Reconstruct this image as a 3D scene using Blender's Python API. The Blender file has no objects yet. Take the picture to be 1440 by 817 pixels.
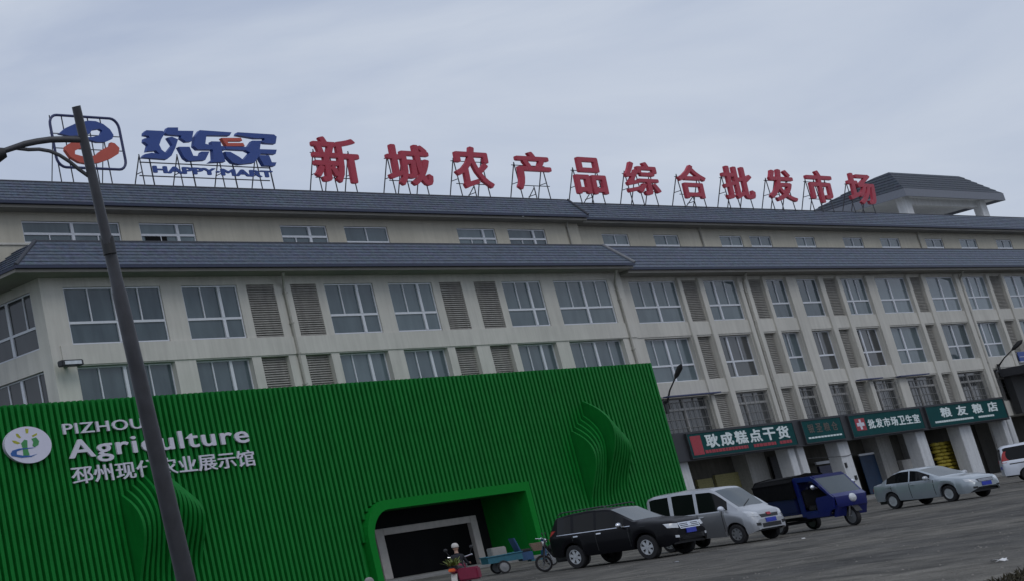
import bpy, bmesh, math, random
from mathutils import Vector, Matrix
from mathutils.bvhtree import BVHTree
from mathutils.geometry import tessellate_polygon
random.seed(7)
scene = bpy.context.scene
col = scene.collection
PI = math.pi
rad = math.radians

# ------------------------------------------------------------------ camera
FOC, PPX, PPY = 2200.4855, -143.14, 279.538          # focal length and optical axis, in pixels of a 1440 px wide frame
CAM = Vector((0.0, -55.833, 1.419))
ROT = Matrix(((0.8307, -0.0213, -0.5564), (-0.5353, -0.3023, -0.7887), (-0.1514, 0.9530, -0.2625)))
cd = bpy.data.cameras.new('camera')
cam = bpy.data.objects.new('camera', cd); col.objects.link(cam)
R_ = ROT.to_quaternion().to_matrix()
cam.matrix_world = Matrix.Translation(CAM) @ R_.to_4x4()
cd.sensor_fit = 'HORIZONTAL'; cd.sensor_width = 36.0
cd.lens = FOC / 1440 * 36
cd.shift_x = (720 - PPX) / 1440
cd.shift_y = (PPY - 408.5) / 1440
cd.clip_start = 0.1; cd.clip_end = 5000
scene.camera = cam

# ------------------------------------------------------------------ sky, sun, exposure
world = bpy.data.worlds.new('World'); scene.world = world; world.use_nodes = True
SUN_EL, SUN_ROT = rad(48), rad(215)
def build_world():
    nt = world.node_tree; N = nt.nodes; L = nt.links
    bg = N['Background']; bg.inputs['Strength'].default_value = 0.10
    sky = N.new('ShaderNodeTexSky'); sky.sky_type = 'NISHITA'; sky.sun_disc = False
    sky.sun_elevation = SUN_EL; sky.sun_rotation = SUN_ROT; sky.dust_density = 4.0; sky.air_density = 1.2
    tc = N.new('ShaderNodeTexCoord')
    mp = N.new('ShaderNodeMapping'); mp.inputs['Scale'].default_value = (1.5, 1.5, 5.0)
    mp.inputs['Rotation'].default_value = (rad(9), rad(-7), 0)
    L.new(tc.outputs['Generated'], mp.inputs['Vector'])
    n1 = N.new('ShaderNodeTexNoise'); n1.inputs['Scale'].default_value = 2.1; n1.inputs['Detail'].default_value = 6; n1.inputs['Roughness'].default_value = .52
    n1.inputs['Distortion'].default_value = .5
    L.new(mp.outputs['Vector'], n1.inputs['Vector'])
    cr = N.new('ShaderNodeValToRGB')
    e = cr.color_ramp.elements
    e[0].position = .36; e[0].color = (4.35, 5.02, 6.45, 1)
    e[1].position = .68; e[1].color = (6.10, 6.65, 7.65, 1)
    m = cr.color_ramp.elements.new(.5); m.color = (5.12, 5.75, 7.00, 1)
    L.new(n1.outputs['Fac'], cr.inputs['Fac'])
    mx = N.new('ShaderNodeMix'); mx.data_type = 'RGBA'; mx.inputs['Factor'].default_value = .92
    L.new(sky.outputs['Color'], mx.inputs['A']); L.new(cr.outputs['Color'], mx.inputs['B'])
    L.new(mx.outputs['Result'], bg.inputs['Color'])
build_world()
sd = bpy.data.lights.new('sun', 'SUN'); sd.energy = 0.5; sd.angle = rad(25); sd.color = (1, .96, .9)
sun = bpy.data.objects.new('sun', sd); col.objects.link(sun)
# light comes from behind the camera, a little to its left, high up
_az = rad(252); _d = Vector((math.cos(_az) * math.cos(SUN_EL), math.sin(_az) * math.cos(SUN_EL), math.sin(SUN_EL)))
sun.rotation_euler = (-_d).to_track_quat('-Z', 'Y').to_euler()
vs = scene.view_settings
vs.view_transform = 'Standard'; vs.look = 'None'; vs.gamma = 1; vs.use_curve_mapping = False
vs.exposure = 0.0

# ------------------------------------------------------------------ helpers
def ray(px, py):
    return R_ @ Vector(((px - PPX) / FOC, -(py - PPY) / FOC, -1.0))
def at(px, py, y=0.0):
    r = ray(px, py); return CAM + r * ((y - CAM.y) / r.y)
def atz(px, py, z=0.0):
    r = ray(px, py); return CAM + r * ((z - CAM.z) / r.z)
def deep(px, py, t):
    return CAM + ray(px, py) * t

def mat(name, rgb, rough=.6, metal=0.0, var=.12, scale=6.0, bump=0.0, bscale=40.0, spec=.5, streak=0.0, rand=0.0, coat=0.0, emit=None):
    m = bpy.data.materials.new(name); m.use_nodes = True
    nt = m.node_tree; N = nt.nodes; L = nt.links; b = N['Principled BSDF']
    b.inputs['Roughness'].default_value = rough; b.inputs['Metallic'].default_value = metal
    b.inputs['Specular IOR Level'].default_value = spec
    b.inputs['Coat Weight'].default_value = coat
    if coat: b.inputs['Coat Roughness'].default_value = .06
    tc = N.new('ShaderNodeTexCoord')
    n = N.new('ShaderNodeTexNoise'); n.inputs['Scale'].default_value = scale; n.inputs['Detail'].default_value = 5; n.inputs['Roughness'].default_value = .6
    L.new(tc.outputs['Object'], n.inputs['Vector'])
    r = N.new('ShaderNodeMapRange'); r.inputs['From Min'].default_value = .3; r.inputs['From Max'].default_value = .7
    r.inputs['To Min'].default_value = 1 - var; r.inputs['To Max'].default_value = 1 + var
    L.new(n.outputs['Fac'], r.inputs['Value'])
    val = r.outputs['Result']
    if streak:
        mp = N.new('ShaderNodeMapping'); mp.inputs['Scale'].default_value = (2.2, 2.2, .16)
        L.new(tc.outputs['Object'], mp.inputs['Vector'])
        s = N.new('ShaderNodeTexNoise'); s.inputs['Scale'].default_value = 1.3; s.inputs['Detail'].default_value = 7; s.inputs['Roughness'].default_value = .7
        L.new(mp.outputs['Vector'], s.inputs['Vector'])
        r2 = N.new('ShaderNodeMapRange'); r2.inputs['From Min'].default_value = .38; r2.inputs['From Max'].default_value = .62
        r2.inputs['To Min'].default_value = 1 - streak; r2.inputs['To Max'].default_value = 1 + streak * .4
        L.new(s.outputs['Fac'], r2.inputs['Value'])
        mu = N.new('ShaderNodeMath'); mu.operation = 'MULTIPLY'; L.new(val, mu.inputs[0]); L.new(r2.outputs['Result'], mu.inputs[1]); val = mu.outputs[0]
    if rand:
        oi = N.new('ShaderNodeObjectInfo')
        r3 = N.new('ShaderNodeMapRange'); r3.inputs['To Min'].default_value = 1 - rand; r3.inputs['To Max'].default_value = 1 + rand
        L.new(oi.outputs['Random'], r3.inputs['Value'])
        mu = N.new('ShaderNodeMath'); mu.operation = 'MULTIPLY'; L.new(val, mu.inputs[0]); L.new(r3.outputs['Result'], mu.inputs[1]); val = mu.outputs[0]
    vm = N.new('ShaderNodeVectorMath'); vm.operation = 'SCALE'; vm.inputs[0].default_value = rgb
    L.new(val, vm.inputs['Scale']); L.new(vm.outputs['Vector'], b.inputs['Base Color'])
    if bump:
        n2 = N.new('ShaderNodeTexNoise'); n2.inputs['Scale'].default_value = bscale; n2.inputs['Detail'].default_value = 4
        L.new(tc.outputs['Object'], n2.inputs['Vector'])
        bp = N.new('ShaderNodeBump'); bp.inputs['Strength'].default_value = bump; bp.inputs['Distance'].default_value = .02
        L.new(n2.outputs['Fac'], bp.inputs['Height']); L.new(bp.outputs['Normal'], b.inputs['Normal'])
    if emit:
        b.inputs['Emission Color'].default_value = (*rgb, 1); b.inputs['Emission Strength'].default_value = emit
    return m

M = {}
M['wall'] = mat('cream_plaster', (.57, .56, .515), .9, var=.08, scale=.35, streak=.09, bump=.15, bscale=14, spec=.2)
M['attic'] = mat('yellowed_plaster', (.50, .475, .40), .9, var=.07, scale=.35, streak=.07, bump=.15, bscale=14, spec=.2)
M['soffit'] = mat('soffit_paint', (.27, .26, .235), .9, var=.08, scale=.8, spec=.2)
M['frame'] = mat('white_aluminium', (.62, .65, .70), .45, var=.05, rand=.05)
M['pipe'] = mat('pvc_pipe', (.40, .39, .35), .6, streak=.2)
M['louvre'] = mat('brown_grey_louvre', (.36, .35, .325), .85, spec=.2, var=.15, scale=3, streak=.15)
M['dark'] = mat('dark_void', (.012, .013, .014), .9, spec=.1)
M['deepgrey'] = mat('dark_grey_cladding', (.028, .030, .036), .6)
M['bluestain'] = mat('blue_stain', (.33, .40, .56), .7, streak=.35, var=.25, scale=2)
M['steel'] = mat('dark_steel', (.06, .062, .072), .55, metal=.3)
M['grid'] = mat('grey_bars', (.20, .20, .195), .6)
M['frame2'] = mat('dull_grey_aluminium', (.30, .30, .295), .6, var=.1, rand=.15)
M['red'] = mat('red_acrylic', (.43, .033, .062), .5, var=.08, scale=2)
M['blue'] = mat('blue_acrylic', (.025, .065, .27), .5, var=.06, scale=2)
M['orange'] = mat('orange_red_acrylic', (.50, .085, .055), .5, var=.06, scale=2)
M['navyframe'] = mat('navy_steel', (.03, .04, .12), .5)
M['green'] = mat('green_aluminium', (.006, .172, .026), .5, spec=.14, var=.10, scale=1.2, streak=.12)
M['greenflat'] = mat('green_panel', (.004, .185, .022), .7, spec=.1, var=.05)
M['white'] = mat('white_letter', (.60, .60, .68), .5, var=.04)
M['teal'] = mat('teal_board', (.005, .058, .060), .7, spec=.12, var=.12, scale=1.5)
M['whitesign'] = mat('white_paint', (.66, .74, .75), .6, var=.1, scale=8)
M['redsign'] = mat('red_paint', (.32, .03, .045), .6, var=.15, scale=6)
M['brownsign'] = mat('faded_brown_paint', (.10, .085, .075), .7, var=.2, scale=8)
M['doorframe'] = mat('beige_grey_stone', (.42, .40, .38), .85, var=.1, scale=3)
M['greyconc'] = mat('grey_concrete', (.27, .27, .26), .9, var=.15, scale=2, bump=.2)
M['pale'] = mat('pale_plaster', (.58, .60, .62), .85, var=.06, streak=.12)
M['greyplaster'] = mat('grey_plaster', (.30, .30, .29), .9, var=.1, streak=.15)
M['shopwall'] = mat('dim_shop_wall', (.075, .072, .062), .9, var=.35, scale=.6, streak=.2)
M['olive'] = mat('olive_shutter', (.26, .24, .10), .7, var=.15)
M['yellow'] = mat('yellow_sacks', (.36, .29, .035), .8, var=.3, scale=3)
M['posterblue'] = mat('blue_banner', (.008, .030, .075), .6, var=.2, scale=1.5)
M['tyre'] = mat('tyre_rubber', (.018, .018, .020), .85)
M['rim'] = mat('alloy_rim', (.50, .52, .54), .4, metal=.25)
M['rimgrey'] = mat('dull_rim', (.26, .27, .28), .5, metal=.4)
M['chrome'] = mat('chrome', (.62, .64, .68), .18, metal=.9)
M['lamp'] = mat('clear_lamp', (.55, .58, .62), .15, spec=.8)
M['taillamp'] = mat('red_lamp', (.40, .03, .03), .25)
M['orangelamp'] = mat('orange_lamp', (.80, .13, .03), .35)
M['plate'] = mat('blue_plate', (.02, .04, .36), .4)
M['black'] = mat('black_plastic', (.016, .017, .019), .55)
M['seat'] = mat('black_vinyl', (.02, .02, .022), .5)
M['p_black'] = mat('black_car_paint', (.004, .004, .006), .4, var=.03, coat=.10, spec=.12)
M['p_silver'] = mat('silver_car_paint', (.40, .42, .45), .34, metal=.35, var=.03, coat=.6)
M['p_sedan'] = mat('blue_silver_car_paint', (.34, .385, .42), .32, metal=.35, var=.03, coat=.6)
M['p_white'] = mat('white_car_paint', (.62, .66, .74), .35, var=.03, coat=.5)
M['p_grey'] = mat('grey_car_paint', (.20, .205, .215), .36, metal=.3, var=.03, coat=.5)
M['p_blue'] = mat('deep_blue_paint', (.007, .013, .12), .33, var=.05, coat=.5)
M['p_tblue'] = mat('dark_blue_paint', (.008, .014, .07), .4, var=.05)
M['tealpaint'] = mat('teal_blue_paint', (.02, .12, .17), .55, var=.12)
M['bluepaint'] = mat('mid_blue_paint', (.02, .07, .17), .55, var=.12)
M['tarp'] = mat('black_tarpaulin', (.008, .008, .009), .9, spec=.1, var=.2, bump=.3, bscale=6)
M['skin'] = mat('skin', (.36, .22, .16), .6)
M['cloth'] = mat('dark_cloth', (.016, .018, .024), .9, var=.2)
M['clothblue'] = mat('navy_cloth', (.03, .05, .11), .9, var=.2)
M['clothgrey'] = mat('grey_cloth', (.24, .235, .23), .9, var=.15)
M['hair'] = mat('black_hair', (.012, .011, .011), .7)
M['brown'] = mat('brown_wicker', (.22, .16, .12), .8, var=.3, scale=30)
M['yellowgreen'] = mat('yellow_green_leaves', (.12, .15, .025), .8, var=.4, scale=30)
M['magenta'] = mat('crimson_plastic', (.20, .008, .040), .5, var=.1)
M['palecream'] = mat('cream_plastic', (.50, .48, .45), .45)
M['litter'] = mat('white_litter', (.7, .7, .7), .8)

def glass_mat(name, c1, c2, rough=.07, wavy=.02, spec=.6):
    m = bpy.data.materials.new(name); m.use_nodes = True
    nt = m.node_tree; N = nt.nodes; L = nt.links; b = N['Principled BSDF']
    b.inputs['Roughness'].default_value = rough; b.inputs['Specular IOR Level'].default_value = spec
    oi = N.new('ShaderNodeObjectInfo'); tc = N.new('ShaderNodeTexCoord')
    mp = N.new('ShaderNodeMapping'); mp.inputs['Scale'].default_value = (1.2, 1.2, .35)
    L.new(tc.outputs['Object'], mp.inputs['Vector'])
    n = N.new('ShaderNodeTexNoise'); n.inputs['Scale'].default_value = 1.1; n.inputs['Detail'].default_value = 4
    L.new(mp.outputs['Vector'], n.inputs['Vector'])
    a = N.new('ShaderNodeMath'); a.operation = 'MULTIPLY_ADD'; a.inputs[1].default_value = .9; a.inputs[2].default_value = -.3
    L.new(n.outputs['Fac'], a.inputs[0])
    s = N.new('ShaderNodeMath'); s.operation = 'ADD'; L.new(a.outputs[0], s.inputs[0])
    k = N.new('ShaderNodeMath'); k.operation = 'MULTIPLY'; k.inputs[1].default_value = .65; L.new(oi.outputs['Random'], k.inputs[0]); L.new(k.outputs[0], s.inputs[1])
    mx = N.new('ShaderNodeMix'); mx.data_type = 'RGBA'; mx.inputs['A'].default_value = (*c1, 1); mx.inputs['B'].default_value = (*c2, 1)
    L.new(s.outputs[0], mx.inputs['Factor']); L.new(mx.outputs['Result'], b.inputs['Base Color'])
    n2 = N.new('ShaderNodeTexNoise'); n2.inputs['Scale'].default_value = .9; L.new(tc.outputs['Object'], n2.inputs['Vector'])
    bp = N.new('ShaderNodeBump'); bp.inputs['Strength'].default_value = wavy; bp.inputs['Distance'].default_value = .3
    L.new(n2.outputs['Fac'], bp.inputs['Height']); L.new(bp.outputs['Normal'], b.inputs['Normal'])
    return m
M['glass'] = glass_mat('window_glass', (.026, .044, .056), (.130, .175, .195))
M['glasspale'] = glass_mat('curtained_window_glass', (.11, .145, .165), (.19, .235, .255))
M['glassdark'] = glass_mat('dim_window_glass', (.030, .034, .038), (.075, .080, .082))
M['carglass'] = glass_mat('tinted_car_glass', (.004, .005, .006), (.010, .011, .012), .05, 0, .22)
M['screen'] = glass_mat('windscreen_glass', (.045, .062, .072), (.075, .095, .108), .06, 0, .8)
M['doorglass'] = glass_mat('dark_door_glass', (.003, .003, .004), (.006, .007, .008), .5, 0, .04)

def roof_mat(name='slate_blue_roof_tiles', k=1.0):
    m = bpy.data.materials.new(name); m.use_nodes = True
    nt = m.node_tree; N = nt.nodes; L = nt.links; b = N['Principled BSDF']
    b.inputs['Roughness'].default_value = .6; b.inputs['Specular IOR Level'].default_value = .4
    tc = N.new('ShaderNodeTexCoord')
    n = N.new('ShaderNodeTexNoise'); n.inputs['Scale'].default_value = 4.5; n.inputs['Detail'].default_value = 6; n.inputs['Roughness'].default_value = .8
    L.new(tc.outputs['Object'], n.inputs['Vector'])
    v = N.new('ShaderNodeTexVoronoi'); v.inputs['Scale'].default_value = 3.3; L.new(tc.outputs['Object'], v.inputs['Vector'])
    cr = N.new('ShaderNodeValToRGB'); e = cr.color_ramp.elements
    e[0].position = .34; e[0].color = (.034, .050, .082, 1); e[1].position = .66; e[1].color = (.104, .134, .190, 1)
    L.new(n.outputs['Fac'], cr.inputs['Fac'])
    mx = N.new('ShaderNodeMix'); mx.data_type = 'RGBA'; mx.blend_type = 'OVERLAY'; mx.inputs['Factor'].default_value = .10
    L.new(cr.outputs['Color'], mx.inputs['A']); L.new(v.outputs['Color'], mx.inputs['B'])
    hs = N.new('ShaderNodeHueSaturation'); hs.inputs['Saturation'].default_value = .85; hs.inputs['Value'].default_value = k; L.new(mx.outputs['Result'], hs.inputs['Color'])
    L.new(hs.outputs['Color'], b.inputs['Base Color'])
    bp = N.new('ShaderNodeBump'); bp.inputs['Strength'].default_value = .35; bp.inputs['Distance'].default_value = .05
    L.new(n.outputs['Fac'], bp.inputs['Height']); L.new(bp.outputs['Normal'], b.inputs['Normal'])
    return m
M['roof'] = roof_mat(); M['roofdark'] = roof_mat('dark_slate_roof_tiles', .42)
M['eaveedge'] = mat('dark_blue_eave_trim', (.022, .030, .065), .5)
M['ridge'] = mat('grey_ridge_tile', (.20, .205, .22), .8, var=.2)
M['ridgedark'] = mat('dark_ridge_tile', (.055, .06, .075), .8, var=.2)
M['deck'] = mat('bounce_pale_deck', (.45, .44, .41), .9, var=.15, scale=1)  # flat roof tone, set pale to bounce light up to the pavilion ceiling
M['fascia'] = mat('grey_blue_fascia', (.17, .185, .22), .7, var=.06)

def ground_mat():
    m = bpy.data.materials.new('worn_dusty_asphalt'); m.use_nodes = True
    nt = m.node_tree; N = nt.nodes; L = nt.links; b = N['Principled BSDF']
    b.inputs['Roughness'].default_value = .9; b.inputs['Specular IOR Level'].default_value = .25
    tc = N.new('ShaderNodeTexCoord')
    def noise(sc, det, rough, mapping=None, dist=0):
        n = N.new('ShaderNodeTexNoise'); n.inputs['Scale'].default_value = sc; n.inputs['Detail'].default_value = det; n.inputs['Roughness'].default_value = rough; n.inputs['Distortion'].default_value = dist
        if mapping:
            mp = N.new('ShaderNodeMapping'); mp.inputs['Scale'].default_value = mapping; L.new(tc.outputs['Object'], mp.inputs['Vector']); L.new(mp.outputs['Vector'], n.inputs['Vector'])
        else: L.new(tc.outputs['Object'], n.inputs['Vector'])
        return n
    big = noise(.16, 5, .6, None, .6); mid = noise(1.3, 6, .7); fine = noise(24, 3, .6); trk = noise(.5, 4, .6, (.8, 1.2, 1))
    cr = N.new('ShaderNodeValToRGB'); e = cr.color_ramp.elements
    e[0].position = .36; e[0].color = (.064, .061, .056, 1); e[1].position = .64; e[1].color = (.128, .119, .102, 1)
    L.new(big.outputs['Fac'], cr.inputs['Fac'])
    def mul(cin, n, lo, hi, a=.3, bb=.7):
        r = N.new('ShaderNodeMapRange'); r.inputs['From Min'].default_value = a; r.inputs['From Max'].default_value = bb; r.inputs['To Min'].default_value = lo; r.inputs['To Max'].default_value = hi
        L.new(n.outputs['Fac'], r.inputs['Value'])
        v = N.new('ShaderNodeVectorMath'); v.operation = 'SCALE'; L.new(cin, v.inputs[0]); L.new(r.outputs['Result'], v.inputs['Scale']); return v.outputs['Vector']
    c = mul(cr.outputs['Color'], mid, .52, 1.5); c = mul(c, fine, .70, 1.35); c = mul(c, trk, .78, 1.2); c = mul(c, noise(.42, 3, .55, None, 1.2), 1.06, .66, .56, .63)
    L.new(c, b.inputs['Base Color'])
    ad = N.new('ShaderNodeMath'); ad.operation = 'ADD'; L.new(mid.outputs['Fac'], ad.inputs[0]); L.new(fine.outputs['Fac'], ad.inputs[1])
    bp = N.new('ShaderNodeBump'); bp.inputs['Strength'].default_value = .6; bp.inputs['Distance'].default_value = .03
    L.new(ad.outputs[0], bp.inputs['Height']); L.new(bp.outputs['Normal'], b.inputs['Normal'])
    return m
M['ground'] = ground_mat()
M['grass'] = mat('dry_grass', (.035, .030, .014), .9, var=.5, scale=3)
M['soil'] = mat('dark_soil', (.040, .034, .026), 1, var=.3, scale=6)
M['paving'] = mat('pale_paving', (.20, .20, .195), .9, var=.15, scale=2, bump=.2)

class MB:
    """collects faces; build() links them as one mesh object"""
    def __init__(s): s.v = []; s.f = []; s.m = []; s.mi = 0
    def quad(s, *p):
        i = len(s.v); s.v += [tuple(q) for q in p]; s.f.append(tuple(range(i, i + len(p)))); s.m.append(s.mi); return s
    def box(s, x0, x1, y0, y1, z0, z1):
        return s.hexa([(x0, y0, z0), (x1, y0, z0), (x1, y1, z0), (x0, y1, z0), (x0, y0, z1), (x1, y0, z1), (x1, y1, z1), (x0, y1, z1)])
    def hexa(s, p):
        i = len(s.v); s.v += [tuple(q) for q in p]
        for f in ((0, 3, 2, 1), (4, 5, 6, 7), (0, 1, 5, 4), (1, 2, 6, 5), (2, 3, 7, 6), (3, 0, 4, 7)):
            s.f.append(tuple(i + k for k in f)); s.m.append(s.mi)
        return s
    def prism(s, pts, off):
        """pts: planar 3D outline, off: extrusion vector"""
        off = Vector(off); P = [Vector(p) for p in pts]; n = len(P); i = len(s.v)
        s.v += [tuple(p) for p in P] + [tuple(p + off) for p in P]
        for t in tessellate_polygon([P]):
            s.f.append((i + t[0], i + t[1], i + t[2])); s.m.append(s.mi)
            s.f.append((i + n + t[2], i + n + t[1], i + n + t[0])); s.m.append(s.mi)
        for k in range(n):
            q = (k + 1) % n; s.f.append((i + k, i + q, i + n + q, i + n + k)); s.m.append(s.mi)
        return s
    def tube(s, pts, r, n=8, closed=False, cap=True):
        P = [Vector(p) for p in pts]; k = len(P); rr = r if isinstance(r, (list, tuple)) else [r] * k
        i = len(s.v); prev = None
        for j, p in enumerate(P):
            a = P[(j - 1) % k] if (closed or j > 0) else p; b = P[(j + 1) % k] if (closed or j < k - 1) else p
            t = (b - a).normalized()
            ref = prev if prev is not None and abs(prev.dot(t)) < .98 else (Vector((0, 0, 1)) if abs(t.z) < .9 else Vector((1, 0, 0)))
            u = (ref - t * ref.dot(t)).normalized(); w = t.cross(u); prev = u
            for q in range(n):
                an = 2 * PI * q / n; s.v.append(tuple(p + (u * math.cos(an) + w * math.sin(an)) * rr[j]))
        for j in range(k if closed else k - 1):
            for q in range(n):
                a = i + j * n + q; b = i + j * n + (q + 1) % n; c = i + ((j + 1) % k) * n + (q + 1) % n; d = i + ((j + 1) % k) * n + q
                s.f.append((a, b, c, d)); s.m.append(s.mi)
        if cap and not closed:
            s.f.append(tuple(i + q for q in reversed(range(n)))); s.m.append(s.mi)
            s.f.append(tuple(i + (k - 1) * n + q for q in range(n))); s.m.append(s.mi)
        return s
    def lathe(s, prof, n=24, axis='z', c=(0, 0, 0)):
        """prof: (radius, height) list revolved round an axis through c"""
        i = len(s.v); c = Vector(c)
        for (r, h) in prof:
            for q in range(n):
                a = 2 * PI * q / n; x, y = r * math.cos(a), r * math.sin(a)
                p = {'z': (x, y, h), 'y': (x, h, y), 'x': (h, x, y)}[axis]; s.v.append(tuple(c + Vector(p)))
        for j in range(len(prof) - 1):
            for q in range(n):
                s.f.append((i + j * n + q, i + j * n + (q + 1) % n, i + (j + 1) * n + (q + 1) % n, i + (j + 1) * n + q)); s.m.append(s.mi)
        return s
    def ball(s, c, r, n=12, sz=(1, 1, 1)):
        prof = [(max(1e-4, r * math.sin(PI * k / n)), -r * math.cos(PI * k / n)) for k in range(n + 1)]
        i = len(s.v); s.lathe(prof, n * 2, 'z'); c = Vector(c)
        for j in range(i, len(s.v)): s.v[j] = (s.v[j][0] * sz[0] + c.x, s.v[j][1] * sz[1] + c.y, s.v[j][2] * sz[2] + c.z)
        return s
    def build(s, name, mats, parent=None, smooth=None, bevel=0, fix=True):
        me = bpy.data.meshes.new(name); me.from_pydata(s.v, [], s.f)
        mats = mats if isinstance(mats, (list, tuple)) else [mats]
        for m in mats: me.materials.append(m)
        if len(mats) > 1: me.polygons.foreach_set('material_index', s.m)
        if fix:
            bm = bmesh.new(); bm.from_mesh(me); bmesh.ops.remove_doubles(bm, verts=bm.verts, dist=1e-5)
            if bevel: bmesh.ops.bevel(bm, geom=[e for e in bm.edges if len(e.link_faces) == 2 and e.calc_face_angle(0) > .6], offset=bevel, segments=2, affect='EDGES', clamp_overlap=True)
            bmesh.ops.recalc_face_normals(bm, faces=bm.faces); bm.to_mesh(me); bm.free()
        if smooth is not None:
            me.polygons.foreach_set('use_smooth', [True] * len(me.polygons)); me.set_sharp_from_angle(angle=rad(smooth))
        me.update()
        return link(name, me, parent)

def link(name, me, parent=None):
    o = bpy.data.objects.new(name, me); col.objects.link(o)
    if parent is not None:
        o.parent = parent
        root = parent
        while root.parent: root = root.parent
        if root.get('_world'): o.matrix_parent_inverse = Matrix.Translation(Vector(root['_world'])).inverted() if parent is root else Matrix.Identity(4)
    return o
def thing(name, label, cat, loc=(0, 0, 0), rz=0, group=None, world=False):
    """an Empty at the thing's base; world=True when its parts are written in world coordinates"""
    o = bpy.data.objects.new(name, None); col.objects.link(o); o.location = loc; o.rotation_euler = (0, 0, rz)
    o.empty_display_size = .3
    if world: o['_world'] = tuple(loc)
    o['label'] = label; o['category'] = cat
    if group: o['group'] = group
    return o
def tag(o, label, cat, group=None):
    o['label'] = label; o['category'] = cat
    if group: o['group'] = group
    return o
def structure(o): o['kind'] = 'structure'; return o
def dup(root, loc, rz, label, group=None):
    r = root.copy(); col.objects.link(r); r.location = loc; r.rotation_euler = (0, 0, rz); r['label'] = label
    if group: r['group'] = group
    for ch in list(root.children):
        c = ch.copy(); col.objects.link(c); c.parent = r
        for g in list(ch.children):
            k = g.copy(); col.objects.link(k); k.parent = c
    return r

def text_mesh(body, x0, x1, z0, z1, y, extrude=.1, bold=0.0, space=1.0):
    """lettering from the built-in font, fitted to a box in the plane y=const, facing -Y; returns an MB-like mesh"""
    c = bpy.data.curves.new('lettering', 'FONT'); c.body = body; c.extrude = .5; c.space_character = space; c.resolution_u = 3
    o = bpy.data.objects.new('lettering', c); col.objects.link(o)
    dg = bpy.context.evaluated_depsgraph_get(); dg.update()
    me = bpy.data.meshes.new_from_object(o.evaluated_get(dg))
    bpy.data.objects.remove(o); bpy.data.curves.remove(c)
    P = [v.co.copy() for v in me.vertices]; F = [tuple(p.vertices) for p in me.polygons]
    # heavier strokes: the glyph is repeated at small offsets, each a hair further forward so that no faces share a plane
    offs = [(0, 0)] if not bold else [(dx * bold, dy * bold) for dx, dy in ((0, 0), (1, 0), (-1, 0), (0, .8), (0, -.8), (.7, .6), (-.7, .6), (.7, -.6), (-.7, -.6))]
    V, FF = [], []
    for k, (dx, dy) in enumerate(offs):
        b = len(V); sg = 1 - .012 * k
        V += [(p.x + dx, p.y + dy, p.z * sg) for p in P]; FF += [tuple(b + q for q in f) for f in F]
    ax, bx, ay, by = min(v[0] for v in V), max(v[0] for v in V), min(v[1] for v in V), max(v[1] for v in V)
    V = [(x0 + (a - ax) / (bx - ax) * (x1 - x0), y - c_ * extrude, z0 + (b - ay) / (by - ay) * (z1 - z0)) for a, b, c_ in V]
    bpy.data.meshes.remove(me)
    me = bpy.data.meshes.new('lettering'); me.from_pydata(V, [], FF); me.update()
    return me
def text(name, body, x0, x1, z0, z1, y, m, parent, extrude=.1, bold=0.0, space=1.0):
    me = text_mesh(body, x0, x1, z0, z1, y, extrude, bold, space); me.materials.append(m)
    me.polygons.foreach_set('use_smooth', [False] * len(me.polygons))
    return link(name, me, parent)

# ------------------------------------------------------------------ ground
g = MB(); g.quad((-1500, -400, 0), (2500, -400, 0), (2500, 2500, 0), (-1500, 2500, 0))
structure(g.build('ground', M['ground']))
p = MB(); p.box(20, 175, -5.2, 2.9, -.1, .11)
structure(p.build('pavement', M['paving'], bevel=.015))

# ------------------------------------------------------------------ market building
BX0, BX1, BX2 = 46.62, 94.35, 182.0
H4, S4, H3, S3, H2 = 15.77, 12.99, 11.97, 9.09, 8.07
DR = .5
bld = thing('market_building', 'long cream four storey market hall with slate blue pent roofs and set back attic', 'building', (46.62, 0, 0), world=True)

def wall_grid(mb, x0, x1, z0, z1, y, ops, axis='x', sgn=1):
    """a wall sheet with recessed openings; ops: (a,b,z0,z1,depth); axis x: wall faces -Y, axis y: wall faces -X"""
    xs = sorted({x0, x1, *[o[0] for o in ops], *[o[1] for o in ops]}); zs = sorted({z0, z1, *[o[2] for o in ops], *[o[3] for o in ops]})
    def P(a, d, z): return (a, y + d, z) if axis == 'x' else (y + d, a, z)
    for i in range(len(xs) - 1):
        for j in range(len(zs) - 1):
            cx, cz = (xs[i] + xs[i + 1]) / 2, (zs[j] + zs[j + 1]) / 2
            if any(o[0] < cx < o[1] and o[2] < cz < o[3] for o in ops): continue
            mb.quad(P(xs[i], 0, zs[j]), P(xs[i + 1], 0, zs[j]), P(xs[i + 1], 0, zs[j + 1]), P(xs[i], 0, zs[j + 1]))
    for a, b, c, d, dep in ops:
        mb.quad(P(a, 0, c), P(a, 0, d), P(a, dep, d), P(a, dep, c)); mb.quad(P(b, 0, c), P(b, 0, d), P(b, dep, d), P(b, dep, c))
        mb.quad(P(a, 0, c), P(b, 0, c), P(b, dep, c), P(a, dep, c)); mb.quad(P(a, 0, d), P(b, 0, d), P(b, dep, d), P(a, dep, d))
        mb.quad(P(a, dep, c), P(b, dep, c), P(b, dep, d), P(a, dep, d))

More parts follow.
